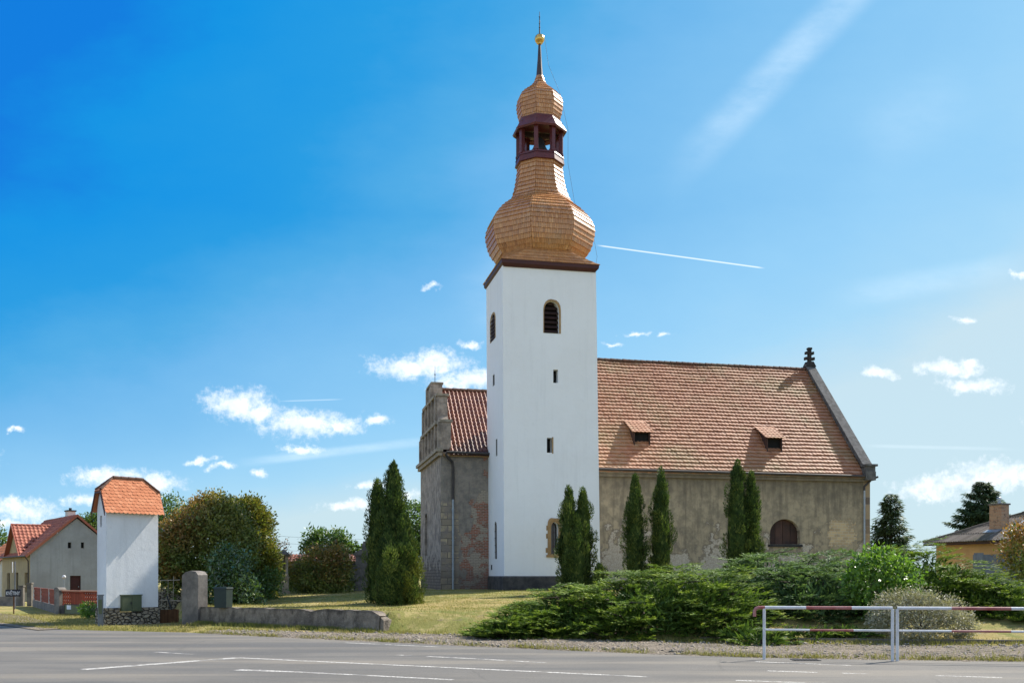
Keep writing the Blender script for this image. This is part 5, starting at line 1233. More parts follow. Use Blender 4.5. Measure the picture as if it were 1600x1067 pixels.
m2 = MB(); m2.add([Np(.12, a, b) for a, b in wn_], [(0, 1, 2, 3)]); m2.build('window', M_glass, wl_)
rf = MB(); s3 = (nu * 3 + UP * 2.25); L3 = s3.length; s3 = s3.normalized(); n3 = nv2.cross(s3); n3 = n3 if n3.z > 0 else -n3
tiles(rf, Np(0, -.7, 3.05) - s3 * .3, nv2, s3, n3, 9, (L3 + .3) / 9, .4, lambda s: 0, lambda s: 9.7, 'roman', .04, .04, 4, .004)
rf.quad(Np(0, -.7, 3.0) - s3 * .3, Np(0, 9, 3.0) - s3 * .3, Np(3, 9, 5.25), Np(3, -.7, 5.25), 0, .2); rf.quad(Np(6.2, -.7, 2.9), Np(6.2, 9, 2.9), Np(3, 9, 5.26), Np(3, -.7, 5.26), 0, .5); rf.build('roof', M_huttile, nh)

# ------------------------------------------------------------------ fence, sign and small things at the left
f0 = at(94, 900, 47.5); f1 = at(54, 900, 60); f2 = at(160, 900, 45.5); f0.z = f1.z = f2.z = 0
fz = thing('garden_fence', f0, 'garden fence of red panels on a low concrete base with a round-topped pillar', 'fence')
def run(a, b, z0, z1, th, name, mat, tint=None):
    m_ = MB(); d = b - a; s_ = Vector((-d.y, d.x, 0)).normalized() * th; m_.obox(a - s_ / 2 + UP * z0, d, s_, UP * (z1 - z0), tint=tint); return m_.build(name, mat, fz)
d1 = (f1 - f0); d2 = (f2 - f0); n1_ = d1.normalized(); n2_ = d2.normalized()
run(f0 + n1_ * .2, f1, -.2, .36, .22, 'base_wall', M_concrete); run(f0 + n2_ * .2, f2, -.2, .42, .22, 'base_wall', M_conc2)
m_ = MB(); m_.box(f0 + UP * -.2, (.42, .34, 1.30), math.atan2(d2.y, d2.x)); m_.prism([f0 + UP * 1.1 + n2_ * (.23 * math.cos(math.pi * i / 10)) + UP * (.14 * math.sin(math.pi * i / 10)) + Vector((n2_.y, -n2_.x, 0)) * .19 for i in range(11)], Vector((-n2_.y, n2_.x, 0)) * .38); m_.build('pillar', M_concrete, fz)
for k in range(3):
    a = f0 + d1 * (.03 + .325 * k); b = f0 + d1 * (.03 + .325 * (k + 1) - .015); m_ = MB(); s_ = Vector((-d1.y, d1.x, 0)).normalized()
    for j in range(6): m_.obox(a + UP * (.38 + j * .115) - s_ * .02, b - a, s_ * (.04 + .02 * (j % 2)), UP * .108)
    m_.obox(a + UP * 1.07 - s_ * .04, b - a, s_ * .1, UP * .04); pn = m_.build('red_panel', M_brick, fz)
    m_ = MB(); m_.obox(b - n1_ * .02 + UP * .3 - s_ * .05, n1_ * .1, s_ * .12, UP * .82); m_.build('fence_post', M_palewall, fz)
s_ = Vector((-d2.y, d2.x, 0)).normalized(); L2 = d2.length; nb = 9; bw_ = (L2 - .3) / nb
for k in range(nb):
    a = f0 + n2_ * (.26 + k * bw_); m_ = MB(); lat = k in (0, 1, 5, 6, 7, 8)
    m_.obox(a + UP * .42 - s_ * .05, n2_ * (bw_ - .012), s_ * .1, UP * .06); m_.obox(a + UP * 1.0 - s_ * .05, n2_ * (bw_ - .012), s_ * .1, UP * .06)
    if lat:
        for i in range(2):
            for j in range(3):
                c = a + n2_ * (bw_ * (i + .5) / 2) + UP * (.48 + .52 * (j + .5) / 3); hx, hz = bw_ / 4, .0865
                for q1, q2 in (((-1, -1), (1, 1)), ((-1, 1), (1, -1))): m_.tube([c + n2_ * hx * q1[0] + UP * hz * q1[1], c + n2_ * hx * q2[0] + UP * hz * q2[1]], .022, 4)
        for i in range(3): m_.obox(a + n2_ * (bw_ - .03) * i / 2 + UP * .48 - s_ * .03, n2_ * .022, s_ * .06, UP * .52)
    else: 
        for i in range(4): m_.obox(a + n2_ * (bw_ - .012) * i / 4 + UP * .48 - s_ * .03, n2_ * (bw_ / 4 - .02), s_ * .05, UP * .52)
    m_.build('lattice_panel' if lat else 'slat_panel', M_brick, fz)
m_ = MB(); m_.obox(f0 + n2_ * .22 + UP * 1.062 - s_ * .08, n2_ * (L2 - .22), s_ * .16, UP * .05); m_.build('fence_coping', simple('salmon_coping', (.52, .27, .18), (.42, .21, .14), 3), fz)
nb0 = f0 + n2_ * .62 - s_ * .16
nbt = thing('notice_board', nb0, 'dark green notice board with a white paper, fixed to the fence base wall', 'notice board')
m_ = MB(); m_.obox(nb0 + UP * .02, n2_ * 1.5, s_ * .03, UP * .44); m_.build('board', simple('board_green', (.10, .115, .055), (.13, .14, .075), 3, .6), nbt)
m_ = MB(); 
for a_, b_ in (((0, .0), (1.5, .03)), ((0, .43), (1.5, .03))): m_.obox(nb0 + n2_ * a_[0] + UP * (a_[1] + .02) - s_ * .02, n2_ * b_[0], s_ * .019, UP * b_[1])
for a_ in (0, 1.47): m_.obox(nb0 + n2_ * a_ + UP * .05 - s_ * .02, n2_ * .03, s_ * .019, UP * .38)
m_.build('frame', M_iron, nbt); m_ = MB(); m_.obox(nb0 + n2_ * .22 + UP * .24 - s_ * .012, n2_ * .34, s_ * .01, UP * .19); m_.build('paper', simple('white_paper', (.75, .76, .8), (.7, .71, .76), 3), nbt)
lp_ = at(100, 900, 55); lt = thing('garden_lamp', (lp_.x, lp_.y, 0), 'thin garden lamp with a white globe behind the red fence', 'lamp'); m_ = MB(); m_.tube([(lp_.x, lp_.y, 0), (lp_.x, lp_.y, 1.62)], .018, 6); m_.build('pole', M_zinc, lt); m_ = MB(); m_.lathe((lp_.x, lp_.y), [(1.62 + .10 - .10 * math.cos(a), max(.005, .10 * math.sin(a))) for a in np.linspace(0, math.pi, 9)], 14); m_.build('globe', M_steelwhite, lt)
# flower shop sign
sg_ = at(21.5, 900, 47.8); sg_.z = 0; st_ = thing('shop_sign', sg_, 'small black sign reading KVĚTINY on a rusty post in the dry grass', 'sign')
m_ = MB(); m_.tube([sg_ + UP * -.2, sg_ + UP * 1.15], .03, 8); m_.build('post', M_rustwood, st_)
m_ = MB(); a27 = R(12); bx = Vector((math.cos(a27), math.sin(a27), 0)); m_.obox(sg_ - bx * .33 + UP * .81 + Vector((0, -.07, 0)), bx * .66, Vector((0, .03, 0)), UP * .33); m_.build('board', simple('black_sign', (.012, .013, .02), (.018, .018, .026), 3, .5, .05), st_)
tcu = bpy.data.curves.new('lettering', 'FONT'); tcu.body = 'KVĚTINY'; tcu.size = .235; tcu.align_x = 'CENTER'; tcu.extrude = .004; tcu.offset = .006
tob = bpy.data.objects.new('lettering', tcu); COL.objects.link(tob); bpy.context.view_layer.update()
tme = bpy.data.meshes.new_from_object(tob.evaluated_get(bpy.context.evaluated_depsgraph_get())); bpy.data.objects.remove(tob)
w_ = max(v.co.x for v in tme.vertices) - min(v.co.x for v in tme.vertices); mt = Matrix.Translation(UP * .885 + Vector((0, -.085, 0)) - bx * .0) @ Matrix.Rotation(a27, 4, 'Z') @ Matrix.Rotation(R(90), 4, 'X') @ Matrix.Scale(.60 / w_, 4, (1, 0, 0)); tme.transform(mt)
tme.materials.clear(); tme.materials.append(M_steelwhite); link_mesh('lettering', tme, st_)
pp = at(23.5, 900, 55); pp.z = 0; pt_ = thing('traffic_sign', pp, 'white road sign seen edge-on, on a grey pole before the ochre house front', 'road sign')
m_ = MB(); m_.tube([pp + UP * -.2, pp + UP * 2.55], .035, 8); m_.build('pole', M_bluegrey, pt_); m_ = MB(); m_.obox(pp + Vector((-.02, -.3, 1.95)), (.03, .008, 0), (-.225, .5, 0), (0, 0, .58)); m_.build('sign_plate', M_steelwhite, pt_)
# dark gate posts between sign and fence
gp0 = at(47, 900, 60.5); gp0.z = 0; gt_ = thing('gateway', gp0, 'pair of dark gate posts left of the red fence panels', 'gate')
for dx in (0, .55): m_ = MB(); m_.box(gp0 + Vector((-dx, .2 * dx, -.2)), (.26, .24, 1.5 - .3 * dx)); m_.box(gp0 + Vector((-dx, .2 * dx, 1.3 - .3 * dx)), (.32, .3, .08)); m_.build('gate_post', M_stone, gt_)
m_ = MB(); m_.obox(gp0 + Vector((-3.2, 1.2, -.2)), (2.6, -1.0, 0), (0, .2, 0), (0, 0, .75)); lowwall = m_.build('garden_wall', M_concrete); tag(lowwall, 'low stone garden wall behind the black flower sign', 'wall')

# ------------------------------------------------------------------ retaining wall, pillar, bin, gate, ruins
wA, wB = Vector((-11.15, 36.5, 0)), Vector((-4.05, 31.14, 0)); wd_ = (wB - wA); wn = Vector((-wd_.y, wd_.x, 0)).normalized(); wdn = wd_.normalized()
m_ = MB(); nseg = 26; r_ = random.Random(5); topz = []
for i in range(nseg + 1): topz.append(.66 + .05 * (i / nseg) + r_.uniform(-.025, .025) - (.07 if i == 17 else 0) - (.14 if i == nseg else 0))
WP = []
for i in range(nseg + 1):
    p = wA + wdn * (wd_.length * i / nseg); WP += [p - UP * .3, p + UP * .3 + wn * (.025 + r_.uniform(-.015, .015)), p + UP * topz[i] + wn * .05, p + wn * .48 + UP * (topz[i] - .02), p + wn * .48 - UP * .3]
m_.add(WP, [(i * 5 + k, i * 5 + 5 + k, i * 5 + 6 + k, i * 5 + 1 + k) for i in range(nseg) for k in range(4)] + [(0, 1, 2, 3, 4)], 0, .5)
m_.hexa([wB - UP * .3, wB + wdn * .22 - UP * .3, wB + wdn * .25 + wn * .42 - UP * .3, wB + wn * .42 - UP * .3, wB + UP * .5 + wn * .08, wB + wdn * .10 + UP * .40 + wn * .1, wB + wdn * .12 + wn * .42 + UP * .42, wB + wn * .42 + UP * .52])
def wallmat():
    m, g = newmat('stained_wall'); v = tc(g); uv = tc(g, 'UV'); z = g.n('SeparateXYZ', {0: v}, out=None).outputs[2]
    a = g.noise(v, 1.3, 6, .68); st = g.noise(g.vm('MULTIPLY', uv, (2.4, 1.2, 1)), 1.0, 6, .7); f = g.noise(v, 16, 6, .72)
    col = g.mix(g.step(a, .38, .62), (.31, .262, .21), (.165, .14, .115)); col = g.mix(g.m('MULTIPLY', g.step(st, .46, .66), .7), col, (.05, .044, .038)); col = g.mix(g.m('MULTIPLY', g.step(f, .56, .72), .55), col, (.33, .30, .26))
    col = g.mix(g.m('MULTIPLY', g.step(g.m('MULTIPLY_ADD', a, .25, z), .80, .70, 1, 0), .4), col, (.055, .05, .045))
    finish(g, col, .96, g.m('ADD', f, g.m('MULTIPLY', a, 1.5)), 1.0, .07, .1); return m
M_ret = wallmat()
tag(m_.build('retaining_wall', M_ret, None, tuple((wA + wB) / 2)), 'long low stained retaining wall holding the lawn above the verge', 'wall')
pA = wA - wdn * .95
m_ = MB(); pr = [(0, -.3), (.95, -.3), (.95, 1.80), (.80, 1.92), (.5, 1.95), (.2, 1.90), (0, 1.78)]
m_.prism([pA + wdn * (a + .02) + UP * b - wn * .06 for a, b in pr], wn * .40, 0, .5); m_.prism([pA - wdn * .52 + wdn * a + UP * b + wn * (.1 + (.52 - a) * .9) for a, b in ((0, -.3), (.52, -.3), (.52, 1.86), (.3, 1.80), (0, 1.78))], wn * .36, 0, .5)
tag(m_.build('gate_pillar', M_concrete, None, tuple(pA)), 'tall leaning concrete wall stub with rounded top at the wall end', 'pillar')
bp_ = at(349, 900, 35.80); bt = thing('litter_bin', (bp_.x, bp_.y, .66), 'dark green square litter bin mounted on the low stained wall', 'bin')
bz = .655; m_ = MB(); e1 = .215; rz = R(-12)
def sqr(h, z): return [Vector((bp_.x, bp_.y, z)) + Vector((math.cos(rz + R(45 + 90 * k)), math.sin(rz + R(45 + 90 * k)), 0)) * h * 1.414 for k in range(4)]
m_.hexa(sqr(.225, bz) + sqr(.235, bz + .66)); m_.build('body', M_bin, bt); m_ = MB(); m_.hexa(sqr(.255, bz + .661) + sqr(.24, bz + .72)); m_.build('lid', M_bin, bt)
m_ = MB(); m_.box((bp_.x, bp_.y + .26, .3), (.07, .05, .95)); m_.build('bracket_post', M_iron, bt)
# little gate and the ruin behind it
ga, gb_ = at(247, 900, 38.4), at(279, 900, 38.8); ga.z = gb_.z = 0
gg_ = thing('wooden_gate', (ga + gb_) / 2, 'low rust brown wooden gate between the white hut and the concrete stub', 'gate'); d = gb_ - ga
for k in range(7): m_ = MB(); m_.obox(ga + d * (k / 7) + UP * -.05, d * (.97 / 7), (0, .03, 0), UP * (.56 + random.uniform(-.02, .02))); m_.build('board', M_rustwood, gg_)
m_ = MB(); m_.obox(ga + UP * .38 + Vector((0, .032, 0)), d, (0, .04, 0), UP * .06); m_.obox(ga + UP * .1 + Vector((0, .032, 0)), d, (0, .04, 0), UP * .06); m_.build('rail', M_rustwood, gg_)
ra_ = at(250, 900, 45); rb_ = at(290, 900, 45.4); ra_.z = rb_.z = 0; m_ = MB(); m_.obox(ra_ - Vector((.6, 0, .3)), rb_ - ra_ + Vector((.9, 0, 0)), (0, .4, 0), UP * 1.35); m_.obox(ra_ + Vector((.1, .05, 1.0)), (.5, 0, 0), (0, .3, 0), UP * .22)
tag(m_.build('ruined_wall', M_rubble, None, tuple((ra_ + rb_) / 2)), 'ruined rubble stone wall seen through the gap right of the hut', 'wall')
fa = at(262, 900, 42); fa.z = 0; fr_ = thing('metal_frame', fa, 'rusty pale metal clothes frame behind the brown gate', 'frame')
for dx, h in ((-.25, 1.15), (.0, 1.6), (.22, 1.75), (.55, 1.3)): m_ = MB(); m_.tube([fa + Vector((dx, 0, 0)), fa + Vector((dx + .02, 0, h))], .014, 6); m_.build('upright', M_pale_stone, fr_)
m_ = MB(); m_.tube([fa + Vector((-.35, 0, 1.58)), fa + Vector((.5, 0, 1.60))], .02, 6); m_.build('crossbar', M_pale_stone, fr_); m_ = MB(); m_.tube([fa + Vector((-.3, 0, .78)), fa + Vector((.6, 0, .74))], .025, 6); m_.build('crossbar', M_pale_stone, fr_); m_ = MB(); m_.tube([fa + Vector((.0, -.1, .95)), fa + Vector((.2, -.1, .35))], .03, 6); m_.build('brace', M_iron, fr_)

# ------------------------------------------------------------------ monuments and cemetery wall at the back of the lawn
mo = at(443, 900, 49.0); mz = gz1(mo.x, mo.y); mt_ = thing('stone_monument', (mo.x, mo.y, mz), 'pale sandstone wayside shrine with columns and a pitched cap', 'monument')
B = lambda m, w, z, h, d=None: m.box((mo.x, mo.y, mz + z), (w, d or w, h), R(10))
m_ = MB(); B(m_, .62, -.1, .22); B(m_, .48, .12, .62); B(m_, .56, .74, .08); B(m_, .44, .82, .12); m_.build('pedestal', M_pale_stone, mt_)
for sx in (-1, 1):
    for sy in (-1, 1): m_ = MB(); m_.lathe((mo.x + sx * .15, mo.y + sy * .12), [(mz + .94, .05), (mz + .98, .04), (mz + 1.72, .036), (mz + 1.78, .055)], 10); m_.build('column', M_pale_stone, mt_)
m_ = MB(); B(m_, .16, .94, .85, .1); m_.build('niche_back', M_stone, mt_)
m_ = MB(); B(m_, .56, 1.78, .09); a = [Vector((mo.x, mo.y, mz + 1.87)) + Vector((math.cos(R(10 + 45 + 90 * k)), math.sin(R(10 + 45 + 90 * k)), 0)) * .44 for k in range(4)]; ap_ = Vector((mo.x, mo.y, mz + 2.14)); m_.add(a + [ap_], [(0, 1, 4), (1, 2, 4), (2, 3, 4), (3, 0, 4), (3, 2, 1, 0)]); m_.build('cap', M_stone, mt_)
go = at(571, 900, 51); gzz = gz1(go.x, go.y); gm = thing('stone_monument', (go.x, go.y, gzz), 'dark carved tombstone with pediment and pale statue, half hidden by the tallest thuja', 'monument')
m_ = MB(); m_.box((go.x, go.y, gzz - .1), (1.15, .6, .85), R(8)); m_.box((go.x, go.y, gzz + .75), (.98, .48, 1.0), R(8)); m_.build('body', M_stone, gm)
m_ = MB(); c8 = Vector((math.cos(R(8)), math.sin(R(8)), 0)); s8 = Vector((-c8.y, c8.x, 0)); b0 = Vector((go.x, go.y, gzz + 1.75)); m_.prism([b0 - c8 * .62 - s8 * .3, b0 + c8 * .62 - s8 * .3, b0 + c8 * .62 - s8 * .3 + UP * .08, b0 - s8 * .3 + UP * .42, b0 - c8 * .62 - s8 * .3 + UP * .08], s8 * .6); m_.box(b0 + UP * .36, (.34, .3, .24), R(8)); m_.box(b0 + UP * .60, (.24, .22, .1), R(8)); m_.build('pediment', M_stone, gm)
m_ = MB(); q0 = b0 - s8 * .36 + c8 * .22 - UP * .98; m_.lathe(q0, [(q0.z, .13), (q0.z + .3, .11), (q0.z + .52, .13), (q0.z + .64, .05), (q0.z + .70, .075), (q0.z + .80, .05)], 10); m_.build('statue', M_pale_stone, gm)
cw = MB(); ca_, cb_ = at(425, 900, 58), at(640, 900, 60); za = gz1(-9, 58); ca_.z = cb_.z = za - .2; cw.obox(ca_, cb_ - ca_, (0, .4, 0), UP * 1.75); cwt = thing('cemetery_wall', (ca_ + cb_) / 2, 'cemetery wall with brown tiled coping across the back of the lawn', 'wall'); cw.build('wall', M_conc2, cwt)
cd_ = (cb_ - ca_).normalized(); m_ = MB(); e3 = Vector((0, .82, .57)).normalized(); n3_ = cd_.cross(e3); n3_ = n3_ if n3_.z > 0 else -n3_
tiles(m_, ca_ + UP * 1.72 + Vector((0, -.30, 0)), cd_, e3, n3_, 3, .24, .20, lambda s: 0, lambda s: (cb_ - ca_).length, 'roman', .03, .03, 4, .005); m_.obox(ca_ + UP * 1.70 + Vector((0, .2, .2)), cb_ - ca_, (0, .35, 0), UP * .16, 0, .3); m_.build('tiled_coping', M_chapeltile, cwt)
# overhead lines far behind
pl0 = at(405, 845, 118); pl1 = at(690, 845, 122); pw = thing('power_line', (pl0.x, pl0.y, 0), 'thin overhead wires with wooden poles far behind the cemetery wall', 'power line')
for q in (pl0, pl1): m_ = MB(); m_.tube([(q.x, q.y, -.2), (q.x, q.y, 6.8)], [.13, .1], 7); m_.box((q.x, q.y, 6.2), (.1, 1.6, .1)); m_.build('pole', M_bark, pw)
for dz in (0, -.8, -1.6):
    m_ = MB(); a, b = Vector((pl0.x, pl0.y, 6.6 + dz)), Vector((pl1.x, pl1.y, 6.6 + dz)); m_.tube([a.lerp(b, t / 8) - UP * (1.0 * 4 * (t / 8) * (1 - t / 8) * .5) for t in range(9)], .016, 4); m_.build('wire', M_iron, pw)

# ------------------------------------------------------------------ house with corrugated roof on the right
EA, EB = at(1442, 848, 62), at(1640, 838.5, 54); ez = 3.75
e1 = Vector((EB.x - EA.x, EB.y - EA.y, 0)).normalized(); e2_ = Vector((-e1.y, e1.x, 0)); RL = 16.0; RD = 4.6; RH = 1.95
def Rp(u, v, z): return Vector((EA.x, EA.y, 0)) + e1 * u + e2_ * v + UP * z
rh = thing('village_house', Rp(8, 4, 0), 'single-storey orange house with grey corrugated hip roof and brick chimney', 'house')
m_ = MB(); m_.wall(Rp(.55, .5, 0), e1, UP, [(0, -.3), (RL - 1, -.3), (RL - 1, ez + .1), (0, ez + .1)], [rect(9.2, 10.6, 1.2, 2.7)], .15, e2_); m_.quad(Rp(.55, .5, -.3), Rp(.55, 2 * RD - .5, -.3), Rp(.55, 2 * RD - .5, ez + .1), Rp(.55, .5, ez + .1)); m_.quad(Rp(RL - .45, .5, -.3), Rp(RL - .45, 2 * RD - .5, -.3), Rp(RL - .45, 2 * RD - .5, ez + .1), Rp(RL - .45, .5, ez + .1)); m_.quad(Rp(.55, 2 * RD - .5, -.3), Rp(RL - .45, 2 * RD - .5, -.3), Rp(RL - .45, 2 * RD - .5, ez + .1), Rp(.55, 2 * RD - .5, ez + .1)); rw = m_.build('wall', M_orange, rh)
m_ = MB(); m_.quad(Rp(9.75, .63, 1.2), Rp(11.15, .63, 1.2), Rp(11.15, .63, 2.7), Rp(9.75, .63, 2.7)); m_.build('window', M_glass, rw)
M_asb = tilemat('corrugated_sheet', [(.125, .108, .092), (.165, .142, .122), (.21, .183, .16)], (.09, .085, .06), .95, .1, (.5, .62), .5)
rf = MB(); hipx = RD * .95; sv_ = (e2_ * RD + UP * RH); SLr = sv_.length; sv_ = sv_.normalized(); nr_ = e1.cross(sv_); nr_ = nr_ if nr_.z > 0 else -nr_
tiles(rf, Rp(0, 0, ez), e1, sv_, nr_, 4, SLr / 4, .177, lambda s: min(s, SLr) / SLr * hipx, lambda s: RL - .0 * s, 'roman', .028, .03, 6, .004)
rf.add([Rp(0, 0, ez - .03), Rp(RL, 0, ez - .03), Rp(RL, RD, ez + RH - .03), Rp(hipx, RD, ez + RH - .03)], [(0, 1, 2, 3)], 0, .2); rf.add([Rp(0, 2 * RD, ez), Rp(RL, 2 * RD, ez), Rp(RL, RD, ez + RH), Rp(hipx, RD, ez + RH)], [(0, 1, 2, 3)], 0, .5); rf.add([Rp(0, 0, ez), Rp(0, 2 * RD, ez), Rp(hipx, RD, ez + RH)], [(0, 1, 2)], 0, .5)
rf.obox(Rp(0, .02, ez - .17), e1 * RL, e2_ * .04, UP * .13, 1, .3); ridge_tiles(rf, Rp(hipx, RD, ez + RH + .02), Rp(RL, RD, ez + RH + .02), .12, .9, 0); ridge_tiles(rf, Rp(0, 0, ez + .02), Rp(hipx, RD, ez + RH + .02), .10, .9, 0)
rr_ = rf.build('roof', [M_asb, M_brownwood], rh)
cpx = at(1533, 842, 58.6); 
def roofz(p): v = (p - Rp(0, 0, 0)).dot(e2_); return ez + RH * v / RD
cu_, cv_ = (Vector((cpx.x, cpx.y, 0)) - Rp(0, 0, 0)).dot(e1), 1.55
m_ = MB(); chm, gch = newmat('chimney_brick'); uvc = tc(gch, 'UV'); bk = gch.n('TexBrick', {'Vector': uvc, 'Scale': 1.0, 'Color1': (.42, .25, .14, 1), 'Color2': (.34, .17, .09, 1), 'Mortar': (.3, .26, .2, 1), 'Mortar Size': .012, 'Brick Width': .25, 'Row Height': .08}, out=None); finish(gch, gch.mix(gch.step(gch.noise(uvc, 4, 5, .7), .5, .66), bk.outputs[0], (.13, .10, .08)), .92, bk.outputs[1], -.4, .02, .1)
m_.obox(Rp(cu_ - .4, cv_, ez + .2), e1 * .82, e2_ * .62, UP * 1.90); chn = m_.build('chimney', chm, rr_ and rh); m_ = MB(); m_.obox(Rp(cu_ - .46, cv_ - .06, ez + 2.1), e1 * .94, e2_ * .74, UP * .09); m_.build('chimney_cap', M_stone, chn)
m_ = MB(); ct = Rp(cu_ + .02, cv_ + .3, 0); m_.lathe(ct, [(ez + 2.19, .10), (ez + 2.42, .09)], 10); m_.lathe(ct, [(ez + 2.47, .15), (ez + 2.52, .14), (ez + 2.58, .02)], 10)
for k in range(3): m_.tube([ct + Vector((.08 * math.cos(k * 2.1), .08 * math.sin(k * 2.1), ez + 2.4)), ct + Vector((.08 * math.cos(k * 2.1), .08 * math.sin(k * 2.1), ez + 2.48))], .012, 4)
m_.build('cowl', M_zinc, chn)
sk0 = Rp(cu_ + 1.15, 1.85, ez + RH * 1.85 / RD + .05); m_ = MB(); m_.obox(sk0, e1 * .95, sv_ * .85, nr_ * .08); m_.build('skylight', simple('skylight_glass', (.55, .6, .65), (.5, .55, .6), 3, .08, 0, 30, .5), rh)
m_ = MB(); m_.obox(Rp(cu_ - .5, cv_ - .45, ez + RH * (cv_ - .45) / RD + .05), e1 * 1.0, sv_ * .42, nr_ * .02); m_.build('flashing', M_zinc, rh)
ya, yb = at(1524, 900, 45), at(1660, 900, 42); ya.z = yb.z = 0; m_ = MB(); m_.obox(ya - UP * .2, yb - ya, (0, .25, 0), UP * 2.9); 
for k in range(4): p = ya.lerp(yb, .02 + k * .3); m_.obox(p + Vector((0, -.05, -.2)), (yb - ya).normalized() * .28, (0, .35, 0), UP * 2.98)
tag(m_.build('yard_wall', M_bluegrey, None, tuple((ya + yb) / 2)), 'tall blue grey concrete yard wall below the orange house', 'wall')

# ------------------------------------------------------------------ guard rails, drain
def pipe_segments(parent, a, b, bands, rad, name):
    a, b = Vector(a), Vector(b)
    m_ = MB(); x = 0
    for f0_, f1_, red in bands: m_.tube([a.lerp(b, f0_), a.lerp(b, f1_)], rad, 10, 1 if red else 0)
    m_.build(name, [M_steelwhite, M_steelred], parent)
q0 = flat(1194, 1027, .04); q1 = flat(1394.5, 1029.5, .04); q2 = q1 + (q1 - q0).normalized() * .095; rd_ = (q1 - q0).normalized(); RHt, MHt = 1.055, .59
rl = thing('guard_rail', (q0 + q1) / 2, 'red and white pipe guard rail with a bent red end, left of the two', 'guard rail', 'guard rails beside the road')
for q_ in (q0, q1): m_ = MB(); m_.tube([q_ - UP * .2, q_ + UP * (RHt - .02)], .032, 10); m_.build('post', M_steelwhite, rl)
tA, tB = q0 + UP * RHt, q1 + UP * RHt
pipe_segments(rl, tA - rd_ * .12, tB, [(0, .05, 1), (.05, .36, 0), (.36, .70, 1), (.70, 1, 0)], .034, 'top_rail'); pipe_segments(rl, q0 + UP * MHt, q1 + UP * MHt, [(0, .36, 0), (.36, .70, 1), (.70, 1, 0)], .023, 'middle_rail')
m_ = MB(); m_.tube([tA - rd_ * .11, tA - rd_ * .17 - UP * .02, tA - rd_ * .20 - UP * .08, tA - rd_ * .20 - UP * .19], .035, 10); m_.build('bent_end', M_steelred, rl)
q3 = q2 + rd_ * 4.4
rl2 = thing('guard_rail', (q2 + q3) / 2, 'red and white pipe guard rail running out of the picture, right of the two', 'guard rail', 'guard rails beside the road')
for q_ in (q2, q3): m_ = MB(); m_.tube([q_ - UP * .2, q_ + UP * (RHt - .02)], .032, 10); m_.build('post', M_steelwhite, rl2)
pipe_segments(rl2, q2 + UP * (RHt), q3 + UP * RHt, [(0, .24, 0), (.24, .50, 1), (.50, .76, 0), (.76, 1, 1)], .034, 'top_rail'); pipe_segments(rl2, q2 + UP * MHt, q3 + UP * MHt, [(0, .24, 0), (.24, .5, 1), (.5, .76, 0), (.76, 1, 1)], .023, 'middle_rail')
dr0 = flat(1240, 1031.5, .006); m_ = MB(); dg = Vector((1, -.06, 0)).normalized(); dn_ = Vector((.06, 1, 0)).normalized()
m_.obox(dr0 - dn_ * .02, dg * .56, dn_ * .03, UP * .012); m_.obox(dr0 + dn_ * .33, dg * .56, dn_ * .03, UP * .012)
for k in range(9): m_.obox(dr0 + dg * (.0 + k * .066) + dn_ * .01, dg * .03, dn_ * .32, UP * .010)
m_.quad(dr0 - dn_ * .02 + UP * .001, dr0 + dg * .56 - dn_ * .02 + UP * .001, dr0 + dg * .56 + dn_ * .36 + UP * .001, dr0 + dn_ * .36 + UP * .001, 1)
tag(m_.build('storm_drain', [M_iron, M_void], None, tuple(dr0)), 'dark iron storm drain grate at the road edge by the guard rail', 'drain')

# ------------------------------------------------------------------ grass, weeds and loose stones: ground cover
def cover(name, n, seed, region, mat, L, Wd, up=1.0, tint=(0, 1)):
    r = np.random.default_rng(seed); x, y = region(r, n); z = gz(x, y); C = np.stack([x, y, z - .01], 1); m = len(C)
    D = unit(rdir(m, r) * .55 + np.array([0, 0, up])); sc = r.uniform(.5, 1.3, m)
    V, t, h = leaves(C, D, rdir(m, r), L * sc, Wd * sc, tint[0] + (tint[1] - tint[0]) * r.beta(1.6, 1.6, m), curl=.25, wide=.3)
    me = mesh_np(name, V, np.arange(len(V)).reshape(-1, 4)); a_ = me.attributes.new('tint', 'FLOAT', 'POINT'); a_.data.foreach_set('value', t.astype(np.float32)); me.materials.append(mat)
    o = link_mesh(name, me); tag(o, kind='stuff'); return o
def reg_lawn(r, n):
    y = 26 + (r.random(n) ** 1.3) * 26; x = r.uniform(-11.5, 8, n); d = (y - edge_y(x)) * .87
    ok = (d > np.interp(x, [-11, -3.66, -2, 3], [4.25, 3.6, 3.2, 3.4])) & (x > -11.2 - (y - 36.5) * .4); pat = np.sin(x * 1.9 + np.sin(y * 1.3) * 1.4) * np.sin(y * 1.6 + 1.1 * np.sin(x * .8)); ok &= r.random(n) < .55 + .45 * pat
    return x[ok], y[ok]
cover('grass', 130000, 71, reg_lawn, M_grass, .075, .011, 1.0, (0, .85))
def reg_edge(r, n):
    x = r.uniform(-10, 14, n); k = r.random(n); w = np.interp(x, [-10, -6, -2, 8, 20], [1.2, 2.2, 3.3, 3.75, 3.8]) / .87
    d = np.where(k < .45, r.normal(.12, .10, n), np.where(k < .9, w + r.normal(.18, .22, n), r.uniform(0, 1, n) * w)); y = edge_y(x) + d; pat = np.sin(x * 2.3) * np.sin(x * .9 + 1) + .5 * np.sin(x * 5.1)
    ok = (d > .03) & (r.random(n) < .40 + .38 * pat + np.where(x > 4, .25, 0)); return x[ok], y[ok]
cover('roadside_grass', 34000, 72, reg_edge, M_grass, .12, .014, 1.0, (0, .8))
def reg_left(r, n):
    x = r.uniform(-26, -10.2, n); y = edge_y(x) + .25 + r.random(n) ** 1.7 * 9; ok = (y < 47) & ~((x > -14.6) & (x < -12.6) & (y > 35.9) & (y < 38.6)); return x[ok], y[ok]
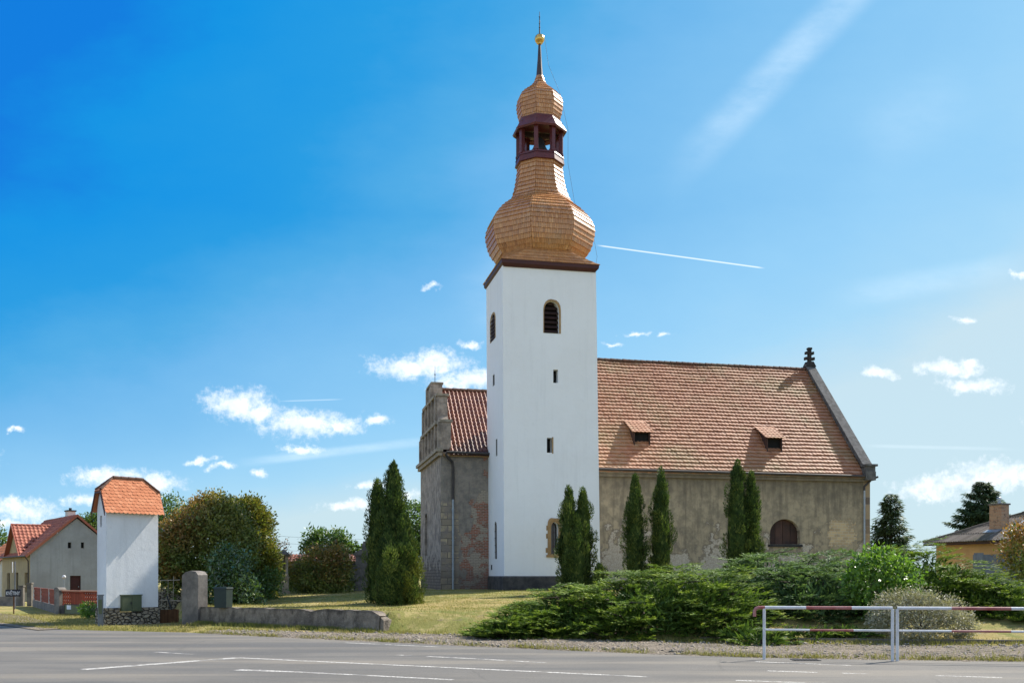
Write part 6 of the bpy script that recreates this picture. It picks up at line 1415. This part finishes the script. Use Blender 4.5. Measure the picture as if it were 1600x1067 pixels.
cover('verge_grass', 26000, 73, reg_left, M_grass, .10, .013, .9, (0, .62))
def reg_wall(r, n):
    f = r.random(n); p = np.array(wA)[None, :2] + np.array(wd_)[None, :2] * f[:, None]; o_ = np.array(wn)[None, :2] * np.abs(r.normal(0, .22, n))[:, None]; ok = r.random(n) < .5 + .5 * np.sin(f * 31) * np.sin(f * 13); q = (p - o_ - np.array(wn)[None, :2] * .05)[ok]; return q[:, 0], q[:, 1]
cover('wall_foot_weeds', 9000, 74, reg_wall, M_grass, .15, .018, 1.1, (.45, 1))
def stones():
    r = np.random.default_rng(75); n = 5200; x = r.uniform(-9, 16, n); w = np.interp(x, [-9.5, -6, -2, 8, 20], [1.2, 2.2, 3.3, 3.75, 3.8]) / .87; y = edge_y(x) + r.random(n) * w; z = gz(x, y) + .025
    base = np.array([[1, 0, 0], [-1, 0, 0], [0, 1, 0], [0, -1, 0], [0, 0, 1], [0, 0, -1.]]); fc = np.array([[0, 2, 4], [2, 1, 4], [1, 3, 4], [3, 0, 4], [2, 0, 5], [1, 2, 5], [3, 1, 5], [0, 3, 5]])
    s_ = (r.gamma(2.2, .009, n) + .008)[:, None, None]; a = r.uniform(0, 6.283, n); k = r.uniform(.6, 1.3, (n, 6, 3)); B_ = base[None] * s_ * k * np.array([1.2, .9, .6]); c, s = np.cos(a)[:, None], np.sin(a)[:, None]
    V = np.stack([B_[..., 0] * c - B_[..., 1] * s + x[:, None], B_[..., 0] * s + B_[..., 1] * c + y[:, None], B_[..., 2] + z[:, None]], -1).reshape(-1, 3); Fq = (fc[None] + (np.arange(n) * 6)[:, None, None]).reshape(-1, 3)
    me = mesh_np('gravel', V, Fq); a_ = me.attributes.new('tint', 'FLOAT', 'POINT'); a_.data.foreach_set('value', np.repeat(r.random(n), 6).astype(np.float32)); me.materials.append(simple('loose_stone', (.32, .28, .23), (.2, .175, .145), 6, .95, .3, tintk=.5)); tag(link_mesh('gravel', me), kind='stuff')
stones()

# sandy track edge at the far left
m_ = MB(); pts = [flat(*p, .02) for p in ((-120, 951), (0, 957.5), (45, 963), (80, 973), (96, 981.5), (60, 984), (0, 975.5), (-120, 966))]; m_.add([(p.x, p.y, .022) for p in pts], [tuple(range(8))[::-1]]); tag(m_.build('sandy_track', MATS['verge_gravel']), kind='structure')
